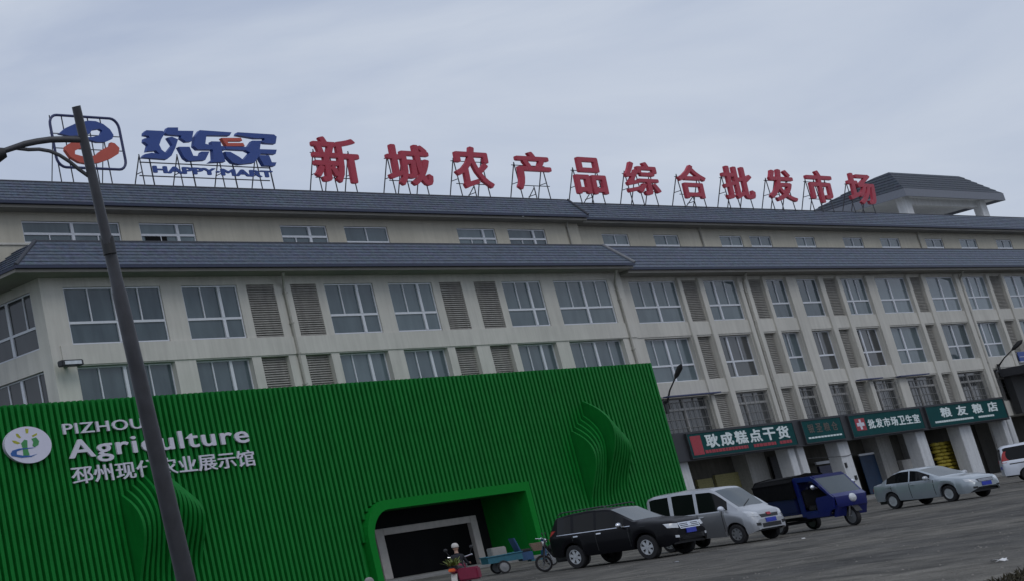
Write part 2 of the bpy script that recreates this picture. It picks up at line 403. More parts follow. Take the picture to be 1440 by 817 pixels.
def window(x0, x1, z0, z1, y, thick=(), thin=(), tr=.38, grille=False, axis='x', glass='glass', fw=.07, lowthin=()):
    """white sliding window: frame with mullions and transom (part), its panes (sub-part)"""
    fr = MB(); W = x1 - x0
    def bx(a, b, d0, d1, c, d):
        if axis == 'x': fr.box(a, b, y + d0, y + d1, c, d)
        else: fr.box(y + d0, y + d1, a, b, c, d)
    bx(x0, x0 + fw, -.06, .03, z0, z1); bx(x1 - fw, x1, -.06, .03, z0, z1)
    bx(x0 + fw, x1 - fw, -.062, .03, z1 - fw, z1); bx(x0 + fw, x1 - fw, -.062, .03, z0, z0 + fw * .8)
    zt = z0 + (z1 - z0) * tr if tr else None
    if tr: bx(x0 + fw, x1 - fw, -.075, .03, zt - .06, zt + .06)
    for f in thick:
        cx = x0 + W * f; bx(cx - .10, cx + .10, -.09, .03, z0 + fw * .8, (zt - .06) if tr else z1 - fw)
        if tr: bx(cx - .10, cx + .10, -.09, .03, zt + .06, z1 - fw)
    for f in thin:
        cx = x0 + W * f; bx(cx - .035, cx + .035, -.07, .03, (zt + .06) if tr else z0 + fw * .8, z1 - fw)
    for f in lowthin:
        cx = x0 + W * f; bx(cx - .03, cx + .03, -.07, .03, z0 + fw * .8, zt - .06)
    o = fr.build('window', M['frame2' if grille else 'frame'], bld)
    g = MB()
    if axis == 'x': g.box(x0 + .02, x1 - .02, y - .012, y + .012, z0 + .02, z1 - .02)
    else: g.box(y - .012, y + .012, x0 + .02, x1 - .02, z0 + .02, z1 - .02)
    g.build('pane', M[glass], o)
    if grille:
        gr = MB(); n = max(3, int(W / .55))
        for k in range(n + 1):
            cx = x0 + .03 + (W - .06) * k / n; gr.box(cx - .012, cx + .012, y - .25, y - .226, z0 + .02, z1 - .25)
        for k in range(5):
            cz = z0 + .05 + (z1 - .3 - z0) * k / 4; gr.box(x0 + .02, x1 - .02, y - .226, y - .205, cz - .014, cz + .014)
        gr.build('grille', M['grid'], o)
    return o
def louvre(x0, x1, z0, z1, y):
    mb = MB(); n = int((z1 - z0) / .12)
    mb.box(x0, x1, y + .08, y + .1, z0, z1)
    for k in range(n):
        z = z0 + (z1 - z0) * k / n; h = (z1 - z0) / n
        mb.hexa([(x0, y - .06, z), (x1, y - .06, z), (x1, y + .05, z + h * .75), (x0, y + .05, z + h * .75), (x0, y - .06, z + .02), (x1, y - .06, z + .02), (x1, y + .05, z + h * .75 + .02), (x0, y + .05, z + h * .75 + .02)])
    return mb.build('louvre_panel', M['louvre'], bld)

# openings: (x0, x1, kind, thick mullions, thin mullions)
LW = [(48.02, 54.31, 'w', (.5,), (.24, .76)), (55.73, 59.68, 'w', (.66,), (.33,)), (60.35, 62.40, 'l'), (63.68, 65.67, 'l'),
      (66.31, 70.29, 'w', (.66,), (.31,)), (71.58, 75.40, 'w', (.67,), (.33,)), (76.07, 78.04, 'l'), (79.25, 81.29, 'l'),
      (81.90, 85.73, 'w', (.67,), (.34,)), (87.05, 92.78, 'w', (.51,), (.26, .77))]
RW = [(95.94, 101.39, 'w', (.5,), (.23, .75)), (101.94, 103.90, 'l'), (104.57, 108.87, 'w', (.36,), (.68,)), (110.39, 112.22, 'l'),
      (112.73, 115.47, 'w', (), (.5,)), (116.93, 120.05, 'w', (), (.5,)), (120.80, 122.75, 'l'), (123.40, 127.18, 'w', (.33,), (.66,)),
      (128.62, 133.76, 'w', (.46,), ()), (134.35, 136.21, 'l'), (137.01, 142.00, 'w', (.5,), ()), (143.36, 147.78, 'w', (.34,), (.67,)),
      (148.40, 150.62, 'l'), (151.2, 155.6, 'w', (.5,), ()), (157.0, 161.6, 'w', (.5,), ()), (162.3, 164.4, 'l'), (165.2, 170.0, 'w', (.5,), ())]
D4, D3 = .16, .38
wl = MB()
ops = [(a[0], a[1], S4, H4, D4) for a in LW] + [(a[0], a[1], S3, H3, D3) for a in LW]
wall_grid(wl, BX0, BX1, 0, 16.22, 0, ops)
# end wall of the left wing, facing the side street
EW = [(.79, 5.2), (6.6, 11.2), (12.4, 17)]
wall_grid(wl, 0, 22, 0, 16.22, BX0, [(a, b, S4, H4, .16) for a, b in EW] + [(a, b, S3, H3, .3) for a, b in EW], axis='y')
wl.quad((BX1, 0, 0), (BX1, 0, 16.22), (BX1, DR, 16.22), (BX1, DR, 0))
wr = wl
wall_grid(wl, BX1, BX2, 4.3, 16.05, DR, [(a[0], a[1], S4, H4, D4) for a in RW] + [(a[0], a[1], S3, H3, D3) for a in RW] + [(a[0], a[1], 5.5, H2, D3) for a in RW])
wl.quad((BX1, DR, 4.3), (BX2, DR, 4.3), (BX2, 3.4, 4.3), (BX1, 3.4, 4.3))          # ceiling of the shop arcade
wl.quad((BX2, DR, 0), (BX2, 22, 0), (BX2, 22, 16), (BX2, DR, 16)); wl.quad((BX0, 22, 0), (BX2, 22, 0), (BX2, 22, 22), (BX0, 22, 22))
wl.build('wall', M['wall'], bld)
for a in LW:
    if a[2] == 'w':
        window(a[0] + .02, a[1] - .02, S4 + .02, H4 - .02, D4 - .04, a[3], a[4]); window(a[0] + .02, a[1] - .02, S3 + .02, H3 - .02, D3 - .06, a[3], a[4])
    else: louvre(a[0] + .01, a[1] - .01, S4 + .01, H4 - .01, D4 - .11); louvre(a[0] + .01, a[1] - .01, S3 + .01, H3 - .01, D3 - .11)
for a, b in EW[:2]:
    for z0, z1, d in ((S4, H4, .12), (S3, H3, .25)):
        window(a + .02, b - .02, z0 + .02, z1 - .02, BX0 + d, (.45,), (.15, .7), axis='y', glass='glassdark')
for i, a in enumerate(RW):
    if a[2] == 'w':
        window(a[0] + .02, a[1] - .02, S4 + .02, H4 - .02, DR + D4 - .04, a[3], a[4], glass='glasspale' if i in (8, 10, 11, 13) else 'glass'); window(a[0] + .02, a[1] - .02, S3 + .02, H3 - .02, DR + D3 - .06, a[3], a[4], glass='glassdark' if i in (2, 5, 7) else 'glass')
        window(a[0] + .02, a[1] - .02, 5.52, H2 - .02, DR + D3 - .05, a[3], a[4], tr=.72, grille=True, glass='glassdark')
    else:
        louvre(a[0] + .01, a[1] - .01, S4 + .01, H4 - .01, DR + D4 - .11); louvre(a[0] + .01, a[1] - .01, S3 + .01, H3 - .01, DR + D3 - .11); louvre(a[0] + .01, a[1] - .01, 5.51, H2 - .01, DR + D3 - .11)
# pilasters between the openings of the right wing, bands under the windows
for a, b in ((101.44, 101.90), (103.94, 104.53), (108.95, 109.42), (109.86, 110.35), (112.26, 112.69), (115.51, 116.89), (120.09, 120.76), (122.79, 123.36), (127.22, 128.58),
             (133.80, 134.31), (136.25, 136.97), (142.05, 142.75), (143.0, 143.32), (147.82, 148.36), (150.66, 151.16), (155.7, 156.9), (161.7, 162.2)):
    pl = MB(); pl.box(a, b, DR - .16, DR - .002, 5.55, 15.90); pl.build('pilaster', M['wall'], bld, bevel=.02)
bd = MB()
for z0, z1 in ((H3 + .10, S4 - .03), (H2 + .10, S3 - .03)):
    bd.box(BX1 + .02, BX2, DR - .055, DR - .003, z0, z1)
bd.box(BX0 + .6, BX1 - .02, -.06, -.003, H3 + .06, S4 - .02)
bd.build('spandrel_band', M['wall'], bld)
# downpipes with an elbow under the eaves
for x, y, zt, zb in ((63.06, 0, 16.1, 8), (93.45, 0, 16.1, 0), (109.64, DR - .02, 15.9, 5.6), (142.88, DR - .02, 15.9, 5.6)):
    q = MB(); q.tube([(x - .55, y - .75, zt + .12), (x - .45, y - .6, zt - .05), (x - .05, y - .16, zt - .4), (x, y - .1, zt - .7), (x, y - .1, zb)], .075, 8)
    for k in range(5):
        z = zb + (zt - zb) * (k + .5) / 5; q.box(x - .11, x + .11, y - .19, y - .003, z - .04, z + .04)
    q.build('downpipe', M['pipe'], bld, smooth=50)
bs = MB(); bs.quad((94.42, DR - .012, 8.8), (95.0, DR - .012, 8.8), (94.98, DR - .012, 15.6), (94.5, DR - .012, 15.6)); bs.quad((94.42, DR - .006, 8.8), (95.0, DR - .006, 8.8), (94.98, DR - .006, 15.6), (94.5, DR - .006, 15.6))
bs.build('blue_stain_strip', M['bluestain'], bld, fix=False)  # thin sheet carrying the pale blue stain on the wall

# --- tiled pent roofs: stepped courses swept along the front
def pent(mb, x0, x1, ye, ze, yt, zt, n, hipL=0.0, hipR=0.0):
    """front slope with n overlapping tile courses from the eave (ye,ze) to the top (yt,zt); hipL moves the left end inward at the top"""
    for k in range(n):
        a, b = k / n, (k + 1) / n
        y0, z0, y1, z1 = ye + (yt - ye) * a, ze + (zt - ze) * a, ye + (yt - ye) * b, ze + (zt - ze) * b
        l0, l1, r0, r1 = x0 + hipL * a, x0 + hipL * b, x1 - hipR * a, x1 - hipR * b
        t = .03; nx, nz = -(zt - ze), (yt - ye); ln = math.hypot(nx, nz); ny, nz = nx / ln * t, nz / ln * t
        mb.quad((l0, y0 + ny, z0 + nz), (r0, y0 + ny, z0 + nz), (r1, y1, z1), (l1, y1, z1))
        mb.quad((l0, y0, z0), (r0, y0, z0), (r0, y0 + ny, z0 + nz), (l0, y0 + ny, z0 + nz))
LE = (-1.2, 16.52, .55, 18.17)         # lower roof, left wing: eave y,z and top y,z
RE_ = (-.72, 16.36, .95, 18.20)
UE = (1.1, 20.42, 2.2, 21.78); URE = (1.5, 20.40, 2.62, 21.74)
HL = 2.85
rf = MB()
pent(rf, 44.47, 94.30, *LE, 7, hipL=HL)
# left return of the lower roof, over the end wall
for k in range(7):
    a, b = k / 7, (k + 1) / 7
    x0, x1 = 44.47 + HL * a, 44.47 + HL * b; z0, z1 = LE[1] + (LE[3] - LE[1]) * a, LE[1] + (LE[3] - LE[1]) * b; y0, y1 = LE[0] + 1.75 * a, LE[0] + 1.75 * b
    rf.quad((x0 - .03, y0, z0 + .05), (x0 - .03, 22, z0 + .05), (x1, 22, z1), (x1, y1, z1)); rf.quad((x0, y0, z0), (x0, 22, z0), (x0 - .03, 22, z0 + .05), (x0 - .03, y0, z0 + .05))
rf.quad((94.3, LE[0], LE[1]), (94.3, LE[2], LE[3]), (94.3, LE[2] + 1, LE[1]))                      # verge
rf.quad((47.32, LE[2], LE[3]), (94.3, LE[2], LE[3]), (94.3, 2.4, LE[3] - .15), (47.32, 2.4, LE[3] - .15))
pent(rf, 94.3, BX2, *RE_, 7)
rf.quad((94.3, RE_[2], RE_[3]), (BX2, RE_[2], RE_[3]), (BX2, 2.6, RE_[3] - .15), (94.3, 2.6, RE_[3] - .15))
pent(rf, 40.0, 94.5, *UE, 7); rf.quad((94.5, UE[0], UE[1]), (94.5, UE[2], UE[3]), (94.5, UE[2] + 1, UE[1]))
pent(rf, 94.5, BX2, *URE, 7)
dk = MB(); dk.quad((40, UE[2], UE[3]), (94.5, UE[2], UE[3]), (94.5, 24, UE[3] - .1), (40, 24, UE[3] - .1)); dk.quad((94.5, URE[2], URE[3]), (BX2, URE[2], URE[3]), (BX2, 24, URE[3] - .1), (94.5, 24, URE[3] - .1))
dk.build('roof_deck', M['deck'], bld, fix=False)
roof = rf.build('roof', M['roof'], bld)
# eave trim, soffits
et = MB()
for x0, x1, (y, z, *_) in ((44.45, 94.32, LE), (94.34, BX2, RE_), (40, 94.52, UE), (94.54, BX2, URE)):
    et.box(x0, x1, y - .05, y + .12, z - .14, z - .004)
et.box(44.41, 44.45, LE[0] - .05, 22, LE[1] - .14, LE[1] - .004)
et.build('eave_trim', M['eaveedge'], roof)
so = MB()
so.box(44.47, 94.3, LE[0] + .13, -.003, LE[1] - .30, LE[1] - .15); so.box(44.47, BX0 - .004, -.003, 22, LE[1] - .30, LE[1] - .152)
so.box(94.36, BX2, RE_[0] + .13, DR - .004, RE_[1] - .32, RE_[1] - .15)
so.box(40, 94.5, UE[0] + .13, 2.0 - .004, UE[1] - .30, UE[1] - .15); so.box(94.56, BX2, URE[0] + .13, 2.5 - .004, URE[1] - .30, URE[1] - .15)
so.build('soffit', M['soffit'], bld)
rg = MB()
rg.tube([(94.3, LE[0] - .04, LE[1] + .04), (94.3, LE[2], LE[3] + .06)], .11, 8); rg.build('verge_cap', M['ridge'], roof, smooth=50)
rg = MB(); rg.tube([(94.5, UE[0] - .04, UE[1] + .04), (94.5, UE[2], UE[3] + .05)], .09, 8); rg.build('verge_cap', M['ridgedark'], roof, smooth=50)
rg = MB()
rg.tube([(44.47, LE[0], LE[1] + .03), (47.32, LE[2], LE[3] + .05)], .10, 8)
rg.tube([(47.32, LE[2] + .05, LE[3] + .03), (94.3, LE[2] + .05, LE[3] + .03)], .08, 6); rg.tube([(94.5, RE_[2] + .05, RE_[3] + .03), (BX2, RE_[2] + .05, RE_[3] + .03)], .08, 6)
rg.tube([(40, UE[2] + .05, UE[3] + .03), (94.4, UE[2] + .05, UE[3] + .03)], .07, 6); rg.tube([(94.6, URE[2] + .05, URE[3] + .03), (BX2, URE[2] + .05, URE[3] + .03)], .07, 6)
rg.build('ridge_cap', M['ridgedark'], roof, smooth=50)

# --- attic storey
AT = [(47.89, 54.3, 'L', (.5,), (), (.26, .76)), (55.65, 59.6, 'L', (.68,), (), (.36,)), (66.19, 70.0, 'L', (.62,), (), (.3,)), (71.49, 75.29, 'L', (), (.5,), ()),
      (81.76, 85.56, 'L', (.68,), (), (.34,)), (86.82, 90.77, 'L', (.68,), (), (.34,)),
      (97.76, 100.82, 'R', (), (.5,), ()), (103.88, 106.96, 'R', (), (.5,), ()), (112.3, 115.29, 'R', (), (.5,), ()), (116.35, 119.36, 'R', (), (.5,), ()), (122.94, 125.81, 'R', (), (.5,), ()),
      (130.15, 133.3, 'R', (), (.5,), ()), (136.18, 139.42, 'R', (), (.5,), ()), (143.95, 147.11, 'R', (), (.5,), ()), (150.22, 153.46, 'R', (), (.5,), ()), (157.27, 160.41, 'R', (), (.5,), ()), (163.5, 166.6, 'R', (), (.5,), ())]
aw = MB(); AY = {'L': 2.0, 'R': 2.5}
def sX(x, s): return x if s == 'L' else x + (x - 94) * .009    # the right attic wall lies half a metre further back
wall_grid(aw, 45.9, 94.5, 16.6, 20.25, 2.0, [(a[0], a[1], 18.55, 19.68, .16) for a in AT if a[2] == 'L'])
wall_grid(aw, 94.5, BX2, 16.6, 20.2, 2.5, [(sX(a[0], 'R'), sX(a[1], 'R'), 18.62, 19.60, .16) for a in AT if a[2] == 'R'])
aw.quad((94.5, 2, 16.6), (94.5, 2, 20.2), (94.5, 2.5, 20.2), (94.5, 2.5, 16.6)); aw.quad((45.9, 2, 16.6), (45.9, 22, 16.6), (45.9, 22, 20.2), (45.9, 2, 20.2))
aw.build('attic_wall', M['attic'], bld)
for a in AT:
    z0, z1 = (18.57, 19.66) if a[2] == 'L' else (18.64, 19.58)
    window(sX(a[0], a[2]) + .02, sX(a[1], a[2]) - .02, z0, z1, AY[a[2]] + .12, a[3], a[4], tr=.42 if a[5] else (.2 if a[2] == 'R' else .15), fw=.06, lowthin=a[5])
op = MB(); op.box(56.0, 57.5, 2.06, 2.095, 18.62, 18.98); op.build('open_sash', M['dark'], bld)
for x, y in ((93.15, 2.0), (109.9, 2.5), (143.2, 2.5)):
    q = MB(); q.tube([(x - .2, y - .35, 20.2), (x, y - .09, 19.9), (x, y - .09, 18.0)], .06, 8); q.build('downpipe', M['pipe'], bld, smooth=50)
# small coping strip under the attic windows (pale sill line)
sl = MB(); sl.box(94.6, BX2, 2.42, 2.497, 18.50, 18.60); sl.box(46, 94.4, 1.92, 1.997, 18.42, 18.52); sl.build('sill', M['wall'], bld)

# --- roof pavilion
pv = thing('roof_pavilion', '', '', (0, 0, 0)); del pv['label'], pv['category']
bpy.data.objects.remove(pv)
PX0, PX1, PY0, PY1, PZ = 157.2, 178.0, 8.0, 18.0, 26.15
pr = MB()
T = [(159.6, 9.75, 28.35), (174.2, 9.75, 28.40), (174.2, 11.2, 28.40), (159.9, 11.2, 28.3)]
E_ = [(PX0, PY0, PZ), (PX1, PY0, PZ), (PX1, PY1, PZ), (PX0, PY1, PZ)]
for k in range(4):
    a, b = Vector(E_[k]), Vector(E_[(k + 1) % 4]); c, d = Vector(T[(k + 1) % 4]), Vector(T[k]); n = 7
    for j in range(n):
        u, w = j / n, (j + 1) / n; up = Vector((0, 0, .07))
        pr.quad(a.lerp(d, u) + up, b.lerp(c, u) + up, b.lerp(c, w), a.lerp(d, w)); pr.quad(a.lerp(d, u), b.lerp(c, u), b.lerp(c, u) + up, a.lerp(d, u) + up)
pr.quad(*T)
pav = pr.build('pavilion_roof', M['roofdark'], bld)
fa = MB(); fa.box(PX0 - .05, PX1 + .05, PY0 - .06, PY0 + .1, PZ - .75, PZ - .01); fa.box(PX0 - .05, PX0 + .1, PY0 + .1, PY1, PZ - .75, PZ - .012); fa.box(PX1 - .1, PX1 + .05, PY0 + .1, PY1, PZ - .75, PZ - .012); fa.box(PX0 + .1, PX1 - .1, PY1 - .1, PY1, PZ - .75, PZ - .012)
fa.build('fascia', M['fascia'], pav)
ce = MB(); ce.box(PX0 + .1, PX1 - .1, PY0 + .1, PY1 - .1, PZ - .5, PZ - .3); ce.box(PX0 + 2.4, PX1 - 3, PY0 + 1.2, PY0 + 1.7, PZ - 1.15, PZ - .503); ce.box(PX0 + 2.4, PX1 - 3, PY1 - 1.7, PY1 - 1.2, PZ - 1.15, PZ - .503)
ce.build('ceiling', M['pale'], pav)
for x, y in ((PX0 + 2.0, PY0 + 1.2), (PX1 - 2.9, PY0 + 1.2), (PX0 + 2.0, PY1 - 1.8), (PX1 - 2.9, PY1 - 1.8)):
    q = MB(); q.box(x - .7, x + .7, y - .35, y + .35, 21.6, PZ - .504); q.build('post', M['pale'], pav, bevel=.03)

# --- ground floor shops under the right wing
PIL = [(95.2, 96.7), (108.9, 109.75), (110.1, 111.0), (115.6, 117.1), (127.2, 128.7), (134.3, 136.3), (141.8, 142.6), (142.9, 143.7), (153, 154.4), (164, 165.4)]
for a, b in PIL:
    pi = MB(); pi.box(a, b, DR - .12, DR + .75, 0.1, 4.25); pi.build('pillar', M['pale'], bld, bevel=.03)
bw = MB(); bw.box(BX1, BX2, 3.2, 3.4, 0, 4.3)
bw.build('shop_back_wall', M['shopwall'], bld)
def shop_x(px, py, y): return at(px, py, y).x
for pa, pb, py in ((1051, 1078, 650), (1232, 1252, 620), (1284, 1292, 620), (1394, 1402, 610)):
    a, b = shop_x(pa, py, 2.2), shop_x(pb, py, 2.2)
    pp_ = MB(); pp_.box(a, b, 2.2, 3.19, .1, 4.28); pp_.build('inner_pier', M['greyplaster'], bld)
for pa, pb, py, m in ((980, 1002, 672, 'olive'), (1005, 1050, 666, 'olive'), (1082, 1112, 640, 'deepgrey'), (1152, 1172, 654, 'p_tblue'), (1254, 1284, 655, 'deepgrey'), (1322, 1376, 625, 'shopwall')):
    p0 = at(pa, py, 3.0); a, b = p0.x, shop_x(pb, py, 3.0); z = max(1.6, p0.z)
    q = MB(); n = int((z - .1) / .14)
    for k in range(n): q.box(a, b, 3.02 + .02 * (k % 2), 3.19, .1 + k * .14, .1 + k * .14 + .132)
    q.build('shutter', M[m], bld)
p0 = at(1208, 640, 2.6); a, b = p0.x, shop_x(1236, 640, 2.6)
q = MB(); q.box(a, b, 2.6, 2.66, .12, p0.z - .05); q.build('door', M['posterblue'], bld)
q = MB(); q.box(a, b, 2.58, 2.68, p0.z - .04, p0.z + .1); q.build('door_lintel', M['frame'], bld)
p0 = at(1148, 652, 2.8); a, b = p0.x, shop_x(1174, 650, 2.8)
q = MB(); q.box(a, b, 2.78, 2.9, p0.z - .06, p0.z + .14); q.build('door_lintel', M['frame'], bld)
p0 = at(1266, 648, 2.4); a, b = p0.x, shop_x(1282, 646, 2.4)
q = MB(); q.box(a, b, 2.3, 2.7, p0.z - .05, p0.z + .06); q.box(a + .1, b - .1, 2.35, 2.65, .11, p0.z - .052); q.build('counter', [M['palecream'], M['deepgrey']], bld)
q = MB(); q.tube([(114.4, .36, 3.05), (115.6, .3, 3.0), (116.6, .35, 3.0), (117.4, .38, 3.1)], .02, 6); q.tube([(114.4, .36, 3.05), (110.95, .36, 3.2)], .02, 6); q.build('cable', M['black'], bld)
q = MB(); q.box(115.75, 115.95, .30, .378, 2.2, 2.55); q.build('meter_box', M['black'], bld); q = MB(); q.box(116.55, 116.8, .30, .378, 1.3, 1.6); q.build('meter_box', M['black'], bld)
# deep fascia beam the shop boards hang on
fb = MB(); fb.box(94.9, 142.2, -.12, DR - .165, 4.0, 5.80); fb.build('sign_beam', M['deepgrey'], bld, bevel=.02)
# thin flashings over three second floor windows
for a, b in ((95.9, 102.1), (120.9, 124.2), (126.9, 131.5)):
    q = MB(); q.box(a, b, DR - .55, DR - .17, H2 + .02, H2 + .10); q.build('window_hood', M['navyframe'], bld)

# entrance canopy at the far right, blue plate above it
c = thing('entrance_canopy', 'dark flat entrance canopy at the right edge beside the last green shop board', 'canopy', (150, -1.5, 0), world=True)
q = MB(); q.box(144.2, 166, -3.2, .33, 7.35, 8.0); q.build('canopy_slab', M['deepgrey'], c, bevel=.03)
q = MB(); q.box(144.6, 166, -.2, .30, 4.35, 7.348); q.build('canopy_panel', M['black'], c)
for x in (145.2, 155, 164.5):
    q = MB(); q.box(x - .3, x + .3, -2.9, -2.3, 0, 7.348); q.build('canopy_post', M['deepgrey'], c)
bp_ = thing('wall_plate', 'small blue plate on the facade above the dark entrance canopy', 'sign', (148.8, .3, 8.6), world=True)
q = MB(); q.box(148.6, 150.6, .26, .332, 8.5, 9.3); q.build('plate', M['blue'], bp_); q = MB(); q.box(148.7, 150.5, .25, .258, 8.86, 8.90); q.build('plate_line', M['white'], bp_)
q = MB(); q.box(148.52, 150.68, .245, .334, 8.42, 8.498); q.build('plate_frame', M['frame'], bp_)

# ------------------------------------------------------------------ shop signboards
def board(label, x0, x1):
    t = thing('shop_sign', label, 'sign', (x0, -.2, 4.1), world=True, group='green shop boards in a row')
    q = MB(); q.box(x0, x1, -.26, -.125, 4.16, 5.64); q.build('board', M['teal'], t, bevel=.015)
    e = MB(); w = .06
    e.box(x0 - w, x1 + w, -.29, -.124, 5.643, 5.70); e.box(x0 - w, x1 + w, -.29, -.124, 4.10, 4.157); e.box(x0 - w, x0 - .003, -.29, -.124, 4.158, 5.642); e.box(x1 + .003, x1 + w, -.29, -.124, 4.158, 5.642)
    e.build('board_frame', M['deepgrey'], t)
    return t
def chars(t, s, x0, x1, z0, z1, m, bold=.018, gap=.12):
    n = len(s); w = (x1 - x0) / n
    for k, ch in enumerate(s):
        text('lettering', ch, x0 + k * w + w * gap / 2, x0 + (k + 1) * w - w * gap / 2, z0, z1, -.275, M[m], t, .015, bold)
s1 = board('long dark green shop board with six big white characters and a red end strip', 96.3, 109.2)
chars(s1, '耿成糕点干货', 98.1, 108.6, 4.66, 5.5, 'whitesign', .034)
q = MB(); q.box(96.55, 97.75, -.275, -.262, 4.3, 5.5); q.build('red_strip', M['redsign'], s1)
for a, b in ((97.9, 103.0), (103.7, 106.5), (107.0, 108.6)):
    q = MB()
    x = a
    while x < b - .1:
        w = random.uniform(.25, .5); q.box(x, min(b, x + w), -.275, -.262, 4.34, 4.54); x += w + .06
    q.build('red_small_print', M['redsign'], s1)
s2 = board('short dark green shop board with faded brown characters over a white line', 110.4, 115.7)
chars(s2, '银圣粮仓', 110.9, 115.2, 4.8, 5.4, 'brownsign', .016, .25)
q = MB()
for k in range(11): q.box(110.8 + k * .42, 111.14 + k * .42, -.275, -.262, 4.42, 4.53)
q.build('white_small_print', M['whitesign'], s2)
s3 = board('dark green shop board with a white cross on red and seven white characters', 116.9, 127.6)
q = MB(); q.box(117.6, 119.0, -.275, -.262, 4.55, 5.4); q.build('red_square', M['redsign'], s3)
q = MB(); q.box(118.16, 118.44, -.285, -.276, 4.62, 5.33); q.box(117.78, 118.157, -.285, -.276, 4.86, 5.10); q.box(118.443, 118.82, -.285, -.276, 4.86, 5.10); q.build('white_cross', M['white'], s3)
chars(s3, '批发市场卫生室', 119.3, 127.2, 4.6, 5.25, 'whitesign', .032, .10)
s4 = board('dark green shop board with four widely spaced white characters over a thin white line', 128.5, 141.6)
chars(s4, '粮友粮店', 130.2, 140.8, 4.75, 5.5, 'whitesign', .036, .34)
for a, b in ((129.4, 135.8), (136.6, 139.3)):
    q = MB(); x = a
    while x < b - .1:
        w = random.uniform(.2, .45); q.box(x, min(b, x + w), -.275, -.262, 4.40, 4.54); x += w + .05
    q.build('white_small_print', M['whitesign'], s4)

# ------------------------------------------------------------------ green exhibition hall
GY, GX0, GX1, GT = -3.0, 28.0, 89.65, 9.84
hall = thing('exhibition_hall', 'low bright green ribbed metal hall front with a rounded dark doorway', 'hall', (60, -3, 0), world=True)
# doorway outline (rounded upper left corner), inner edge
def door_outline(o):
    x0, x1, zt, r = 61.75 - o, 74.3 + o, 3.45 + o, 1.5 + o * .8
    pts = [(x0, .11)]
    for k in range(9):
        a = PI - k / 8 * PI / 2; pts.append((x0 + r + r * math.cos(a) * 1.0, zt - r + r * math.sin(a)))
    pts += [(x1, zt), (x1, .11)]
    return pts
PITCH, FW, FD = .35, .175, .20
def bulge(x):
    """list of leaf-shaped swellings of a rib at x: (z_bottom, z_top, amplitude)"""
    out = []
    for lx, dz, tb in ((46.6, -.75, 6.95), (80.1, 0, 7.9)):
        k = round((x - lx) / PITCH)
        if 0 <= k <= 4: out.append((1.9 + .05 * k + dz, 6.3 + .20 * k + dz, 1.02 - .05 * k))
        elif 5 <= k <= 11:
            j = k - 5; out.append((2.3 + .10 * j + dz, tb - .27 * j, 1.42 - .11 * j))
    return out
rb = MB()
nr = int((GX1 - GX0) / PITCH)
def zbase(x):
    if not (61.0 < x < 75.05): return .11
    o = .45; pts = door_outline(o)
    best = .11
    for (a, b), (c, d) in zip(pts, pts[1:]):
        if a <= x <= c or c <= x <= a:
            if abs(c - a) < 1e-6: continue
            best = max(best, b + (d - b) * (x - a) / (c - a))
    return best
for i in range(nr):
    x = GX1 - FW / 2 - i * PITCH
    zb = max(zbase(x - FW / 2), zbase(x + FW / 2)); bl = bulge(x)
    zs = [zb, GT]
    if bl: zs = sorted({zb, GT, *[bl[0][0] + (bl[0][1] - bl[0][0]) * k / 28 for k in range(29)]})
    def dep(z):
        d = FD
        for z0, z1, A in bl:
            if z0 < z < z1:
                u = (z1 - z) / (z1 - z0); d += A * (math.sin(PI * u ** .62) ** 1.6)
        return d
    for a, b in zip(zs, zs[1:]):
        da, db = dep(a), dep(b); hw = FW / 2 if not bl else .082; l, r = x - hw, x + hw
        rb.quad((l, GY - da, a), (r, GY - da, a), (r, GY - db, b), (l, GY - db, b))
        rb.quad((l, GY, a), (l, GY - da, a), (l, GY - db, b), (l, GY, b)); rb.quad((r, GY, a), (r, GY - da, a), (r, GY - db, b), (r, GY, b))
    hw = FW / 2 if not bl else .082; rb.quad((x - hw, GY - FD, GT), (x + hw, GY - FD, GT), (x + hw, GY, GT), (x - hw, GY, GT))
rb.build('ribbed_cladding', M['green'], hall)
# backing sheet with the doorway cut out
bk = MB(); o1 = door_outline(.3)
outl = [(GX0, .11)] + [(o1[0][0], .11)] + o1[1:-1] + [(o1[-1][0], .11)] + [(GX1, .11), (GX1, GT - .02), (GX0, GT - .02)]
bk.prism([(x, GY + .002, z) for x, z in outl], (0, .12, 0))
bk.box(GX0, GX1, GY + .13, -.35, GT - .3, GT - .03); bk.box(GX1 - .2, GX1, GY + .13, -.35, .11, GT - .302); bk.box(GX0, GX0 + .2, GY + .13, -.35, .11, GT - .302)
bk.build('backing_wall', M['green'], hall)
pf = MB(); a, b = door_outline(.45), door_outline(0)
for (p0, p1, q0, q1) in zip(a, a[1:], b, b[1:]):
    pf.hexa([(p0[0], GY - .42, p0[1]), (q0[0], GY - .42, q0[1]), (q0[0], GY + .2, q0[1]), (p0[0], GY + .2, p0[1]), (p1[0], GY - .42, p1[1]), (q1[0], GY - .42, q1[1]), (q1[0], GY + .2, q1[1]), (p1[0], GY + .2, p1[1])])
pf.build('portal_frame', M['greenflat'], hall)
